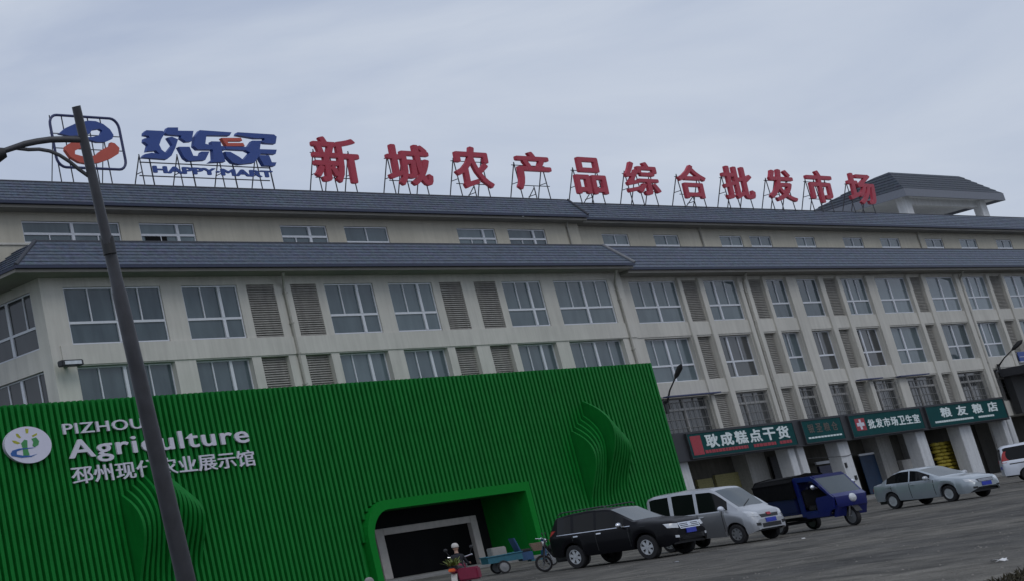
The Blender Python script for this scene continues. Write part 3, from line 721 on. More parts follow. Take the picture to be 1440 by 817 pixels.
# tunnel behind the portal: green reveal, dark back wall, grey inner frame, dark doors
tn = MB(); c_ = door_outline(0)
for p0, p1 in list(zip(c_, c_[1:])):
    tn.quad((p0[0], GY + .2, p0[1]), (p1[0], GY + .2, p1[1]), (p1[0], -.52, p1[1]), (p0[0], -.52, p0[1]))
tn.build('portal_reveal', M['green'], hall)
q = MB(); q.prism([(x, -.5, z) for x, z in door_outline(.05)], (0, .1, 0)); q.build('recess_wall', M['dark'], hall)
q = MB(); q.box(64.75, 65.40, -.95, -.6, .11, 2.62); q.box(72.45, 73.0, -.95, -.6, .11, 2.62); q.box(65.402, 72.448, -.95, -.6, 2.28, 2.62)
q.build('inner_door_frame', M['doorframe'], hall, bevel=.02)
q = MB(); q.box(65.402, 72.448, -.70, -.66, .12, 2.278); q.build('glass_door', M['doorglass'], hall)

# lettering and emblem on the hall
hs = thing('hall_sign', 'raised pale lettering and round emblem on the ribbed green wall', 'sign', (at(37, 625, -3.4).x, -3.3, 5), world=True)
LY = GY - FD - .05
def span(pa, pb, ztop, zbot, y):
    return at(*pa, y).x, at(*pb, y).x, at(*zbot, y).z, at(*ztop, y).z
x0, x1, z0, z1 = span((88, 604), (201, 596), (87, 595), (90, 612), LY); text('lettering', 'PIZHOU', x0, x1, z0 + .04, z1 - .02, LY, M['white'], hs, .09, .010, 1.08)
x0, x1, z0, z1 = span((97, 640), (349, 612), (243, 600), (120, 652), LY); text('lettering', 'Agriculture', x0, x1, z0 + .03, z1 - .20, LY, M['white'], hs, .09, .016, 1.12)
x0, x1, z0, z1 = span((100, 668), (358, 645), (357, 632), (102, 681), LY)
text('lettering', '邳州现代农业展示馆', x0, x1, at(102, 681, LY).z, at(100, 656, LY).z, LY, M['white'], hs, .07, .012)
# emblem disc
ce_ = at(37.5, 625.5, LY); rx = (at(70, 622, LY).x - at(4.5, 628, LY).x) / 2; rz_ = (at(35, 599.5, LY).z - at(41, 651, LY).z) / 2
q = MB(); n = 48
ring = [(ce_.x + rx * math.cos(2 * PI * k / n), LY - .12, ce_.z + rz_ * math.sin(2 * PI * k / n)) for k in range(n)]
q.prism(ring, (0, .16, 0)); disc = q.build('emblem_disc', mat('disc_white', (.62, .62, .74), .45, var=.02), hs, smooth=30)
M['eyel'] = mat('emblem_yellow_green', (.36, .36, .03), .5); M['egrn'] = mat('emblem_green', (.05, .26, .08), .5); M['eblu'] = mat('emblem_blue', (.02, .10, .33), .5)
def em(pts, m, k, name):
    # pts in the zoomed emblem drawing: 9.08 px per photo px, origin (0,580)
    q = MB(); q.prism([at(x / 9.078, 580 + y / 9.078, LY - .125 - .006 * k) for x, y in pts], (0, .005, 0)); return q.build(name, M[m], disc)
em([(150, 350), (200, 355), (265, 385), (225, 400), (175, 385)], 'eyel', 0, 'emblem_leaf'); em([(200, 265), (230, 265), (270, 315), (250, 325), (210, 300)], 'eyel', 0, 'emblem_leaf')
em([(320, 200), (365, 205), (360, 260), (330, 262)], 'eyel', 0, 'emblem_leaf'); em([(405, 290), (470, 255), (475, 280), (420, 310)], 'eyel', 0, 'emblem_leaf')
em([(270, 390), (310, 340), (350, 350), (352, 450), (380, 540), (300, 545), (290, 450)], 'egrn', 1, 'emblem_trunk')
em([(400, 330), (460, 310), (500, 360), (490, 410), (440, 435), (415, 420), (425, 370)], 'egrn', 1, 'emblem_leaf')
em([(135, 520), (160, 480), (240, 455), (430, 440), (470, 425), (420, 448), (280, 468), (215, 490), (215, 530), (300, 545), (400, 545), (480, 520), (400, 560), (280, 572), (210, 560), (150, 550)], 'eblu', 2, 'emblem_wave')

# ------------------------------------------------------------------ rooftop signs
SY = 2.45                      # plane of the rooftop letters
ZR = 21.72
def support(mb, x, zt, y=SY, back=1.1, r=.035):
    mb.tube([(x, y + .1, ZR - .05), (x, y + .1, zt)], r, 6); mb.tube([(x, y + .1 + back, ZR - .05), (x, y + .12, zt - .1)], r, 6)
    mb.tube([(x, y + .1, (ZR + zt) / 2), (x, y + .1 + back * .5, (ZR + zt) / 2)], r * .8, 6)
RED = [('新', (438, 228), (502, 228), (470, 196), (474, 258)), ('城', (541, 230), (602, 232), (570, 206), (575, 262)), ('农', (636, 236), (688, 240), (660, 209), (664, 266)),
       ('产', (721, 240), (772, 242), (742, 216), (748, 268)), ('品', (805, 248), (848, 250), (824, 224), (832, 274)), ('综', (877, 252), (923, 253), (897, 230), (904, 275)),
       ('合', (951, 256), (990, 258), (964, 234), (974, 280)), ('批', (1014, 258), (1056, 260), (1028, 236), (1038, 281)), ('发', (1077, 262), (1115, 264), (1090, 240), (1098, 284)),
       ('市', (1133, 264), (1169, 266), (1147, 242), (1154, 286)), ('场', (1190, 266), (1227, 268), (1204, 246), (1214, 288))]
order = ['first red rooftop character, next to the blue lettering, many strokes', 'second red rooftop character, with a tall left stem and hooked right foot', 'third red rooftop character, wide roof stroke over spreading legs',
         'fourth red rooftop character, flat top over one left hanging leg', 'red rooftop character made of three square boxes', 'sixth red rooftop character, dense thread strokes left of a roofed shape',
         'red rooftop character with a peaked roof over one square box', 'eighth red rooftop character, narrow with several upright stems', 'ninth red rooftop character with a sweeping right foot, between two narrow ones',
         'red rooftop character with a centred upright through a hanging frame, beside the pavilion edge', 'last red rooftop character, standing in front of the pavilion roof']
for (ch, l, r, tp, bt), lab in zip(RED, order):
    x0, x1, z1, z0 = at(*l, SY).x, at(*r, SY).x, at(*tp, SY).z, at(*bt, SY).z
    t = thing('rooftop_character', lab, 'sign', ((x0 + x1) / 2, SY, ZR), world=True, group='red characters standing on the roof edge')
    o = text('character', ch, x0, x1, z0, z1, SY - .02, M['red'], t, .20, .024)
    tl = rad(4)                                            # the letters lean a little towards the street
    for v in o.data.vertices: v.co.y -= (v.co.z - z0) * math.tan(tl)
    s = MB()
    w = x1 - x0; zt = z0 + (z1 - z0) * .75
    for f in (.12, .45 if w > 4 else .5, .88):
        x = x0 + w * f
        if f in (.12, .88) or w > 3.4: support(s, x, zt if f != .5 else z0 + .3)
    s.tube([(x0 + w * .05, SY + .12, z0 + .35), (x1 - w * .05, SY + .12, z0 + .35)], .03, 6); s.tube([(x0 + w * .05, SY + .12, zt - .2), (x1 - w * .05, SY + .12, zt - .2)], .03, 6)
    s.build('support_frame', M['steel'], t)

# blue three character sign with small latin line
bm_ = thing('rooftop_blue_sign', 'blue three character rooftop sign with a small latin line beneath', 'sign', (at(290, 240, SY).x, SY, ZR), world=True)
def Z8(x, y): return (180 + x / 6.545, 160 + y / 6.545)
_k = [0]
def stroke_poly(mb, pts, y=SY):
    """outline in the enlarged drawing -> an extruded solid standing in the sign's plane"""
    _k[0] += 1; d = .18 + .004 * (_k[0] % 9)
    P = [at(*Z8(*q), y) for q in pts]; mb.prism([(p.x, y - d, p.z) for p in P], (0, d + .04 + .003 * (_k[0] % 7), 0))
c1, c2, c3 = MB(), MB(), MB()
for pts in ([(150, 165), (300, 172), (318, 195), (285, 250), (268, 300), (290, 345), (330, 375), (390, 300), (345, 232), (385, 225), (440, 250), (415, 330), (380, 400), (340, 432), (110, 415), (135, 385), (200, 372), (270, 385), (240, 352), (150, 360), (165, 300), (128, 270), (132, 240), (180, 235), (170, 218), (128, 210), (130, 185)],
            [(345, 140), (440, 140), (440, 170), (582, 172), (565, 268), (515, 272), (465, 238), (470, 215), (345, 205), (318, 190)],
            [(445, 318), (545, 318), (580, 400), (640, 405), (655, 362), (728, 362), (690, 440), (540, 448), (500, 420)]): stroke_poly(c1, pts)
for pts in ([(640, 165), (930, 185), (915, 215), (700, 212), (690, 290), (745, 305), (860, 312), (880, 345), (620, 342), (585, 310), (595, 225)],
            [(745, 268), (830, 270), (840, 350), (875, 455), (725, 462), (765, 430), (760, 350)],
            [(870, 362), (920, 365), (1000, 410), (1040, 440), (1000, 478), (940, 462), (890, 410)]): stroke_poly(c2, pts)
for pts in ([(985, 185), (1320, 205), (1345, 225), (1335, 290), (1240, 285), (1200, 270), (1190, 340), (1345, 345), (1335, 385), (1200, 380), (1140, 465), (1000, 480), (1040, 440), (1100, 370), (1060, 350), (880, 340), (870, 315), (1080, 320), (1120, 262), (1230, 262), (1235, 240), (1150, 240), (975, 210)],
            [(1175, 395), (1275, 398), (1300, 460), (1342, 462), (1330, 495), (1230, 490), (1200, 440)]): stroke_poly(c3, pts)
c1.build('blue_character', M['blue'], bm_); c2.build('blue_character', M['blue'], bm_); c3.build('blue_character', M['blue'], bm_)
rd = MB()
for pts in ([(840, 235), (1020, 235), (1032, 262), (895, 262), (900, 282), (1040, 282), (1055, 312), (890, 312)],): stroke_poly(rd, pts)
rd.build('red_accent', M['orange'], bm_)
A, B = at(*Z8(222, 478), SY), at(*Z8(1340, 590), SY)
zz = [at(*Z8(x, y), SY).z for x, y in ((260, 478), (260, 545), (1300, 535), (1300, 592))]
text('latin_line', 'HAPPY·MART', A.x, B.x, (zz[1] + zz[3]) / 2, (zz[0] + zz[2]) / 2, SY, M['blue'], bm_, .08, .045)
s = MB()
for zx in (120, 210, 470, 585, 850, 965, 1190, 1300):
    p = at(*Z8(zx, 420), SY); support(s, p.x, p.z + .3, back=1.0 if zx in (120, 470, 850, 1190) else .02)
for zy in (440, 560):
    a, b = at(*Z8(120, zy), SY), at(*Z8(1320, zy + 60), SY); zc = (a.z + b.z) / 2; s.tube([(a.x, SY + .12, zc), (b.x, SY + .12, zc)], .035, 6)
s.build('support_frame', M['steel'], bm_)

# square logo sign
lg = thing('rooftop_logo_sign', 'open rounded square rooftop logo with blue and orange swooshes', 'sign', (at(120, 240, SY).x, SY, ZR), world=True)
def Z7(x, y): return (50 + x / 7.43, 150 + y / 7.43)
fr = [(175, 100), (740, 130), (800, 155), (842, 210), (945, 600), (935, 645), (890, 672), (300, 640), (245, 610), (220, 560), (122, 175), (135, 120)]
P = [at(*Z7(*q), SY) for q in fr]
# square up the frame: same heights for top and bottom rails
zt_ = (at(*Z7(175, 100), SY).z + at(*Z7(740, 130), SY).z) / 2; zb_ = (at(*Z7(300, 640), SY).z + at(*Z7(890, 672), SY).z) / 2
xl = (at(*Z7(122, 175), SY).x + at(*Z7(220, 560), SY).x) / 2; xr = (at(*Z7(842, 210), SY).x + at(*Z7(945, 600), SY).x) / 2
rr = .55; loop = []
for cx, cz, a0 in ((xr - rr, zt_ - rr, 0), (xl + rr, zt_ - rr, 90), (xl + rr, zb_ + rr, 180), (xr - rr, zb_ + rr, 270)):
    for k in range(6): loop.append((cx + rr * math.cos(rad(a0 + 18 * k)), SY - .1, cz + rr * math.sin(rad(a0 + 18 * k))))
q = MB(); q.tube(loop, .075, 8, closed=True); q.build('logo_frame', M['navyframe'], lg, smooth=60)
def sw(pts, m, nm):
    q = MB(); Q = [at(*Z7(*v), SY) for v in pts]; q.prism([(p.x, SY - .22, p.z) for p in Q], (0, .2, 0)); return q.build(nm, M[m], lg)
sw([(222, 300), (290, 240), (400, 190), (520, 165), (600, 170), (680, 200), (750, 255), (788, 315), (775, 355), (700, 388), (620, 388), (560, 372), (470, 340), (570, 335), (655, 312), (670, 268), (640, 250), (560, 262), (540, 300), (440, 318), (330, 322)], 'blue', 'blue_swoosh')
sw([(285, 470), (290, 430), (340, 395), (470, 385), (500, 440), (430, 455), (385, 480), (385, 515), (460, 535), (600, 530), (640, 490), (700, 450), (752, 425), (760, 390), (800, 400), (850, 450), (840, 510), (760, 560), (650, 600), (520, 615), (430, 598), (340, 545)], 'orange', 'orange_swoosh')
s = MB()
for zx, b in ((245, .9), (370, .02), (640, .02), (770, .9)):
    p = at(*Z7(zx, 640), SY); s.tube([(p.x, SY, ZR - .05), (p.x, SY, zt_)], .035, 6)
    if b > .1: s.tube([(p.x, SY + b, ZR - .05), (p.x, SY, zt_ - 1)], .03, 6)
for f in (.38, .66):
    z = zb_ + (zt_ - zb_) * f; s.tube([(xl, SY + .03, z), (xr, SY + .03, z)], .03, 6)
s.build('support_frame', M['steel'], lg)

# ------------------------------------------------------------------ street lamp close by, wall lamps, floodlight
TD = 15.7
pt, pb = deep(107, 150, TD), deep(262, 817, TD)
k = pb.z / (pt.z - pb.z); base = pb - (pt - pb) * k
sl_ = thing('street_lamp', 'tall dark grey street lamp pole with a curved arm, close by at the left', 'street lamp', base, world=True)
def along(f): return base.lerp(pt, f)
q = MB(); fs = [0, .02, .021, .25, .5, .7, .705, .78, .785, 1.0]; rs = [.115, .115, .100, .098, .085, .074, .066, .062, .055, .045]
q.tube([along(f) for f in fs], rs, 16); q.build('pole', M['steel'], sl_, smooth=40)
M['lampgrey'] = mat('lamp_grey_paint', (.055, .057, .066), .5, var=.2, scale=5, streak=.2)
sl_.children[0].data.materials[0] = M['lampgrey']
q = MB(); q.box(base.x - .2, base.x + .2, base.y - .2, base.y + .2, 0, .03); q.build('base_plate', M['lampgrey'], sl_)
up = [(114, 197), (90, 196.5), (70, 197), (52, 199.5), (35, 203), (20, 208), (5, 213), (-12, 216)]
q = MB(); q.tube([deep(*p_, TD) for p_ in up], [.034] * 5 + [.032, .03, .03], 10)
lo = [(124, 248), (110, 238), (98, 228), (84, 219), (70, 213), (55, 210.5), (40, 211), (22, 209)]
q.tube([deep(*p_, TD) for p_ in lo], .020, 8); q.build('arm', M['lampgrey'], sl_, smooth=50)
hp = [deep(*p_, TD) for p_ in ((8, 215), (-4, 219), (-40, 226), (-75, 230))]
q = MB(); q.tube(hp, [.05, .085, .10, .03], 12); q.build('lamp_head', M['black'], sl_, smooth=50)
pj_ = along(.775); q = MB(); q.tube([pj_ - Vector((0, 0, .09)), pj_ + Vector((0, 0, .09))], .068, 14); q.build('collar', M['black'], sl_, smooth=40)

def wall_lamp(lab, base_px, mid_px, head_px, y0):
    b = at(*base_px, y0); m = at(*mid_px, y0 - .7); h = at(*head_px, y0 - 1.4)
    t = thing('wall_lamp', lab, 'lamp', b, world=True, group='black lamps on curved arms fixed to the facade')
    q = MB(); q.tube([b, b + Vector((0, -.25, .25)), m, h], [.07, .06, .05, .04], 8); q.build('arm', M['black'], t, smooth=60)
    d = (h - m).normalized(); q = MB(); q.tube([h - d * .1, h + d * .15, h + d * .75, h + d * 1.0], [.05, .14, .17, .05], 10); q.build('lamp_head', M['black'], t, smooth=50)
    q = MB(); q.box(b.x - .15, b.x + .15, b.y - .06, b.y + .03, b.z - .6, b.z + .2); q.build('bracket', M['black'], t)
wall_lamp('black curved arm lamp on the facade just right of the green hall', (935.5, 568), (942, 548), (950, 530), DR - .05)
wall_lamp('black curved arm lamp on the facade above the dark canopy at far right', (1404, 515), (1412, 503), (1424, 491), DR - .2)
b = at(98, 512, -.35)
t = thing('floodlight', 'small dark floodlight box on the left end of the cream facade', 'lamp', (b.x, -.05, b.z), world=True)
q = MB(); q.box(b.x - .75, b.x + .55, -.75, -.35, b.z - .12, b.z + .16); q.build('housing', M['deepgrey'], t, bevel=.04); q = MB(); q.box(b.x - .12, b.x + .12, -.35, -.003, b.z - .05, b.z + .05); q.build('bracket', M['black'], t); q = MB(); q.box(b.x - .6, b.x + .4, -.762, -.752, b.z - .06, b.z + .1); q.build('lens', M['lamp'], t)
# VEHICLES_HERE
# ------------------------------------------------------------------ vehicles
def lerp_list(pts, x):
    pts = sorted(pts)
    if x <= pts[0][0]: return pts[0][1]
    for (a, b), (c, d) in zip(pts, pts[1:]):
        if x <= c: return b + (d - b) * (x - a) / (c - a) if c > a else d
    return pts[-1][1]
def smooth_list(pts, x, w=.05):
    return (lerp_list(pts, x - w) + 2 * lerp_list(pts, x) + lerp_list(pts, x + w)) / 4

class Car:
    """a car body lofted from side profile, plan width and belt line; +X is forward, origin on the ground under its middle"""
    def __init__(s, name, label, cat, loc, rz, L, top, belt, width, sill, axles, rw, paint, glass_x, ws, rwin, tumble=.17, low=None, group=None, arch=.07, tone=None):
        s.root = thing(name, label, cat, loc, rz, group); s.paint = paint
        s.rw, s.axles = rw, axles
        ra = rw + arch
        xs = {-L / 2, L / 2}
        n = 64
        for k in range(n + 1): xs.add(-L / 2 + L * k / n)
        for e in (.012, .03, .06, .1, .16): xs.add(-L / 2 + e); xs.add(L / 2 - e)
        for a in axles:
            for k in range(17): xs.add(a + ra * math.cos(PI * k / 16))
        for a, b in glass_x: xs.add(a); xs.add(b)
        for a in (*ws, *rwin): xs.add(a)
        X = []
        for x in sorted(xs):
            if not X or x - X[-1] > .006: X.append(x)
        def ring(x):
            w = smooth_list(width, x, .04); zt = smooth_list(top, x, .03); zb = min(smooth_list(belt, x, .04), zt - .03)
            zl = lerp_list(low, x) if low else sill
            for a in axles:
                if abs(x - a) < ra: zl = max(zl, rw + math.sqrt(max(0, ra * ra - (x - a) ** 2)))
            zl = min(zl, zb - .12)
            b = max(0, min(1, (zt - zb) / .45)); h = zt - zb
            flare = 0
            for a in axles: flare = max(flare, .018 * max(0, 1 - abs(abs(x - a) - ra) / .12)) if abs(x - a) < ra + .12 else flare
            wc = w - .06 - b * tumble
            return [(w - .10, zl + .02), (w - .015, zl), (w + flare, zl + (zb - zl) * .18), (w + .012, zl + (zb - zl) * .5), (w, zb - (zb - zl) * .18), (w - .035, zb - .01), (w - .055, zb + min(.02, h * .3)),
                    (wc, zb + h * (.84 if b > .3 else .5)), (wc - .07 - .10 * (1 - b), zb + h * .95), (wc * .52, zt - .012), (0, zt)]
        rings = [ring(x) for x in X]; K = len(rings[0])
        V = []; 
        for x, r in zip(X, rings):
            for (y, z) in r: V.append((x, y, z))
            for (y, z) in r[:-1]: V.append((x, -y, z))
        S = 2 * K - 1
        def idx(i, j, side): return i * S + (j if side > 0 or j == K - 1 else K + j)
        body, glass, screen, lower = [], [], [], []
        def inr(x, rr): return any(a - 1e-4 <= x <= b + 1e-4 for a, b in rr)
        for i in range(len(X) - 1):
            xm = (X[i] + X[i + 1]) / 2
            for j in range(K - 1):
                for side in (1, -1):
                    f = (idx(i, j, side), idx(i + 1, j, side), idx(i + 1, j + 1, side), idx(i, j + 1, side))
                    if side < 0: f = f[::-1]
                    if j == 6 and inr(xm, glass_x): glass.append(f)
                    elif j >= 8 and (ws[0] < xm < ws[1] or rwin[0] < xm < rwin[1]): screen.append((f, xm))
                    elif tone and 1 <= j <= 4 and inr(xm, [tone[1]]): lower.append(f)
                    else: body.append(f)
        for i in (0, len(X) - 1):
            c = [idx(i, j, 1) for j in range(K)] + [idx(i, j, -1) for j in reversed(range(K - 1))]
            body.append(tuple(c))
        def mk(nm, faces, m, par, off=0):
            me = bpy.data.meshes.new(nm); me.from_pydata(V, [], faces); me.materials.append(M[m])
            bm = bmesh.new(); bm.from_mesh(me); bmesh.ops.delete(bm, geom=[v for v in bm.verts if not v.link_faces], context='VERTS')
            bmesh.ops.remove_doubles(bm, verts=bm.verts, dist=1e-5); bm.to_mesh(me); bm.free()
            me.polygons.foreach_set('use_smooth', [True] * len(me.polygons)); me.set_sharp_from_angle(angle=rad(38)); me.update()
            return link(nm, me, par)
        s.body = mk('body', body, paint, s.root)
        if lower: mk('side_panel', lower, tone[0], s.root)
        s.bvh = BVHTree.FromPolygons([Vector(v) for v in V], body + glass + lower + [f for f, _ in screen])
        for side, fs in ((1, [f for f in glass if V[f[0]][1] > 0]), (-1, [f for f in glass if V[f[0]][1] < 0])):
            if fs: mk('side_window', fs, 'carglass', s.root)
        a = [f for f, xm in screen if ws[0] < xm < ws[1]]; b = [f for f, xm in screen if rwin[0] < xm < rwin[1]]
        if a: mk('windscreen', a, 'screen', s.root)
        if b: mk('rear_window', b, 'carglass', s.root)
        u = MB(); wmax = max(w for _, w in width); u.box(-L / 2 + .15, L / 2 - .15, -wmax + .22, wmax - .22, sill - .02, sill + .35)
        u.build('underside', M['black'], s.root)  # black box for the underbody, also stands in for wheel-well shade
    def wheels(s, track, width=.2, rim='rim', spokes=5):
        R = s.rw; t = MB(); w = width / 2
        t.lathe([(R * .62, -w), (R * .93, -w), (R, -w * .7), (R, w * .7), (R * .93, w), (R * .62, w), (R * .62, -w)], 28, 'y')
        r = MB(); r.lathe([(R * .64, -w * .9), (R * .64, w * .96), (R * .56, w * .98), (R * .55, w * .5)], 28, 'y')
        for k in range(spokes):
            a = 2 * PI * k / spokes; c, s_ = math.cos(a), math.sin(a)
            p = []
            for rr_, hw in ((R * .12, R * .10), (R * .58, R * .15)):
                for sg in (-1, 1): p.append((c * rr_ - s_ * hw * sg, s_ * rr_ + c * hw * sg))
            lo, hi = w * .62, w * .86
            r.hexa([(p[0][0], lo, p[0][1]), (p[1][0], lo, p[1][1]), (p[3][0], lo, p[3][1]), (p[2][0], lo, p[2][1]), (p[0][0], hi, p[0][1]), (p[1][0], hi, p[1][1]), (p[3][0], hi, p[3][1]), (p[2][0], hi, p[2][1])])
        r.lathe([(.001, w * .9), (R * .16, w * .88), (R * .18, w * .5)], 16, 'y')
        d = MB(); d.lathe([(.001, w * .3), (R * .63, w * .3)], 24, 'y')
        tm = rm = dm = None
        for a in s.axles:
            for side in (1, -1):
                if tm is None:
                    o = t.build('wheel', M['tyre'], s.root, smooth=40); q = r.build('rim', M[rim], o, smooth=40); e = d.build('brake_disc', M['black'], o)
                    tm, rm, dm = o.data, q.data, e.data
                else:
                    o = link('wheel', tm, s.root); q = link('rim', rm, o); e = link('brake_disc', dm, o)
                o.location = (a, side * track / 2, R); o.rotation_euler = (0, random.uniform(0, 1), 0 if side > 0 else PI)
    def patch(s, name, m, quad, axis, off=.008, n=8, par=None, th=.02):
        """a thin piece laid on the body: quad of 4 (u,v) corners seen along axis 'front' (y,z), 'rear' (y,z) or side +1/-1 (x,z)"""
        P = []
        for i in range(n + 1):
            for j in range(n + 1):
                a, b = i / n, j / n
                u = (1 - a) * (1 - b) * quad[0][0] + a * (1 - b) * quad[1][0] + a * b * quad[2][0] + (1 - a) * b * quad[3][0]
                v = (1 - a) * (1 - b) * quad[0][1] + a * (1 - b) * quad[1][1] + a * b * quad[2][1] + (1 - a) * b * quad[3][1]
                if axis == 'front': o, d = Vector((5, u, v)), Vector((-1, 0, 0))
                elif axis == 'rear': o, d = Vector((-5, u, v)), Vector((1, 0, 0))
                elif axis == 'top': o, d = Vector((u, v, 5)), Vector((0, 0, -1))
                else: o, d = Vector((u, 5 * axis, v)), Vector((0, -axis, 0))
                h = s.bvh.ray_cast(o, d)
                p = h[0] if h[0] is not None else (P[-1][0] if P else o + d * 4.2)
                P.append((p, d))
        me = MB(); W = n + 1
        f_, b_ = [p - d * off for p, d in P], [p + d * th for p, d in P]
        for i in range(n):
            for j in range(n):
                k = [i * W + j, (i + 1) * W + j, (i + 1) * W + j + 1, i * W + j + 1]
                me.quad(*[f_[q] for q in k])
        edge = [i * W for i in range(W)] + [n * W + j for j in range(1, W)] + [i * W + n for i in reversed(range(n))] + [j for j in reversed(range(1, n))]
        for a, b in zip(edge, edge[1:] + edge[:1]): me.quad(f_[a], f_[b], b_[b], b_[a])
        return me.build(name, M[m], par or s.root, smooth=35)
    def seam(s, x, z0, z1, m='black', w=.012):
        for sd_ in (1, -1): s.patch('door_seam', m, [(x - w, z0), (x + w, z0), (x + w, z1), (x - w, z1)], sd_, .003, 6)
    def handle(s, x, z, m):
        for sd_ in (1, -1): s.patch('door_handle', m, [(x - .09, z - .018), (x + .09, z - .018), (x + .09, z + .018), (x - .09, z + .018)], sd_, .03, 2)
    def mirrors(s, x, z, y, m):
        for sd_ in (1, -1):
            q = MB(); q.ball((0, 0, 0), .12, 8, (.65, 1.05, .72)); q.tube([(0, -.1 * sd_, -.02), (-.02, -.25 * sd_, -.06)], .03, 6)
            o = q.build('mirror', M[m], s.root, smooth=50); o.location = (x, sd_ * y, z)

def place_by_wheel(px, py, rz, ax, track):
    """ground point of the near front wheel (vehicle's right side) -> location of the vehicle's centre"""
    g_ = atz(px, py, 0.0); c, s_ = math.cos(rz), math.sin(rz); lx, ly = ax, -track / 2
    return (g_.x - (c * lx - s_ * ly), g_.y - (s_ * lx + c * ly), 0)

# --- black SUV
rz = rad(-97)
suv = Car('suv', 'black off road car with alloy wheels and chrome grille, parked before the green hall', 'car', place_by_wheel(918, 785.5, rz, 1.38, 1.56), rz, 4.72,
    top=[(2.36, .74), (2.30, .98), (2.12, 1.07), (1.6, 1.14), (1.08, 1.19), (.98, 1.22), (.22, 1.66), (.0, 1.70), (-.7, 1.745), (-1.5, 1.72), (-2.05, 1.66), (-2.26, 1.30), (-2.32, 1.05), (-2.36, .7)],
    belt=[(2.36, .70), (2.2, .94), (1.5, 1.02), (1.0, 1.06), (-1.4, 1.10), (-2.3, 1.08)],
    width=[(2.36, .62), (2.28, .76), (2.05, .86), (1.5, .91), (0, .92), (-1.6, .91), (-2.1, .86), (-2.32, .80), (-2.36, .74)],
    sill=.36, axles=(1.38, -1.37), rw=.37, paint='p_black', glass_x=[(-.32, .68), (-1.22, -.42), (-1.92, -1.34)], ws=(.20, .98), rwin=(-2.24, -2.07), low=[(2.36, .42), (2.1, .30), (1.0, .36), (-1.0, .36), (-2.36, .45)])
suv.wheels(1.56, .235, 'rim', 6)
for sd_ in (1, -1):
    suv.patch('headlight', 'lamp', [(.50 * sd_, .80), (.80 * sd_, .84), (.80 * sd_, .97), (.46 * sd_, .94)], 'front', .012)
    suv.patch('fog_light', 'lamp', [(.58 * sd_, .52), (.70 * sd_, .53), (.70 * sd_, .60), (.58 * sd_, .59)], 'front', .012, 3)
    q = MB(); q.tube([(.1, sd_ * .66, 1.73), (-.0, sd_ * .66, 1.78), (-1.7, sd_ * .65, 1.78), (-1.85, sd_ * .65, 1.71)], .018, 6); q.build('roof_rail', M['steel'], suv.root, smooth=50)
    suv.patch('belt_trim', 'chrome', [(-1.95, 1.085), (.95, 1.055), (.95, 1.075), (-1.95, 1.105)], sd_, .006, 14)
    suv.patch('tail_lamp', 'taillamp', [(.60 * sd_, .95), (.78 * sd_, .95), (.76 * sd_, 1.25), (.66 * sd_, 1.25)], 'rear', .015, 4)
g_ = suv.patch('grille', 'chrome', [(-.44, .76), (.44, .76), (.46, .95), (-.46, .95)], 'front', .016)
for z in (.79, .84, .89): suv.patch('grille_slot', 'black', [(-.40, z), (.40, z), (.40, z + .022), (-.40, z + .022)], 'front', .020, 6, g_)
suv.patch('emblem', 'chrome', [(-.07, .81), (.07, .81), (.07, .92), (-.07, .92)], 'front', .026, 2, g_)
suv.patch('lower_grille', 'black', [(-.5, .42), (.5, .42), (.54, .58), (-.54, .58)], 'front', .006)
suv.patch('number_plate', 'plate', [(-.22, .62), (.22, .62), (.22, .76), (-.22, .76)], 'front', .03, 3)
for x in (.86, -.37, -1.28): suv.seam(x, .46, 1.06)
suv.handle(-.22, .98, 'chrome'); suv.handle(-1.12, .99, 'chrome'); suv.mirrors(.66, 1.13, 1.0, 'chrome')

# --- silver and grey minivan
rz = rad(-101)
van = Car('minivan', 'silver minivan with a grey side panel, parked between black car and blue tricycle', 'van', place_by_wheel(1043, 764, rz, 1.35, 1.4), rz, 4.1,
    top=[(2.05, .60), (2.03, .80), (1.94, .93), (1.58, 1.07), (1.50, 1.12), (.84, 1.72), (.66, 1.81), (-.6, 1.88), (-1.6, 1.87), (-1.94, 1.80), (-2.01, 1.2), (-2.05, .8)],
    belt=[(2.05, .6), (1.9, .86), (1.2, 1.05), (-2.0, 1.10)],
    width=[(2.05, .56), (1.98, .68), (1.75, .76), (1.3, .80), (-1.7, .80), (-1.95, .76), (-2.05, .68)],
    sill=.32, axles=(1.35, -1.3), rw=.30, paint='p_silver', glass_x=[(.12, 1.22), (-.85, .0), (-1.78, -1.0)], ws=(.80, 1.50), rwin=(-2.0, -1.93), tumble=.09, tone=('p_grey', (-2.0, 1.1)), low=[(2.05, .34), (1.7, .24), (0, .30), (-2.05, .38)])
van.wheels(1.4, .175, 'rimgrey', 7)
for sd_ in (1, -1):
    van.patch('headlight', 'lamp', [(.44 * sd_, .74), (.72 * sd_, .78), (.70 * sd_, .96), (.44 * sd_, .88)], 'front', .012)
    van.patch('fog_light', 'black', [(.46 * sd_, .46), (.62 * sd_, .47), (.62 * sd_, .56), (.46 * sd_, .55)], 'front', .01, 3)
    van.patch('tail_lamp', 'taillamp', [(.58 * sd_, .85), (.72 * sd_, .85), (.70 * sd_, 1.3), (.60 * sd_, 1.3)], 'rear', .015, 4)
van.patch('grille', 'black', [(-.36, .70), (.36, .70), (.40, .80), (-.40, .80)], 'front', .01)
van.patch('lower_grille', 'black', [(-.40, .40), (.40, .40), (.40, .52), (-.40, .52)], 'front', .01)
van.patch('emblem', 'redsign', [(-.08, .76), (.08, .76), (.08, .84), (-.08, .84)], 'front', .03, 2)
van.patch('number_plate', 'plate', [(-.22, .54), (.22, .54), (.22, .67), (-.22, .67)], 'front', .03, 3)
for x in (1.0, .06, -.92): van.seam(x, .42, 1.04)
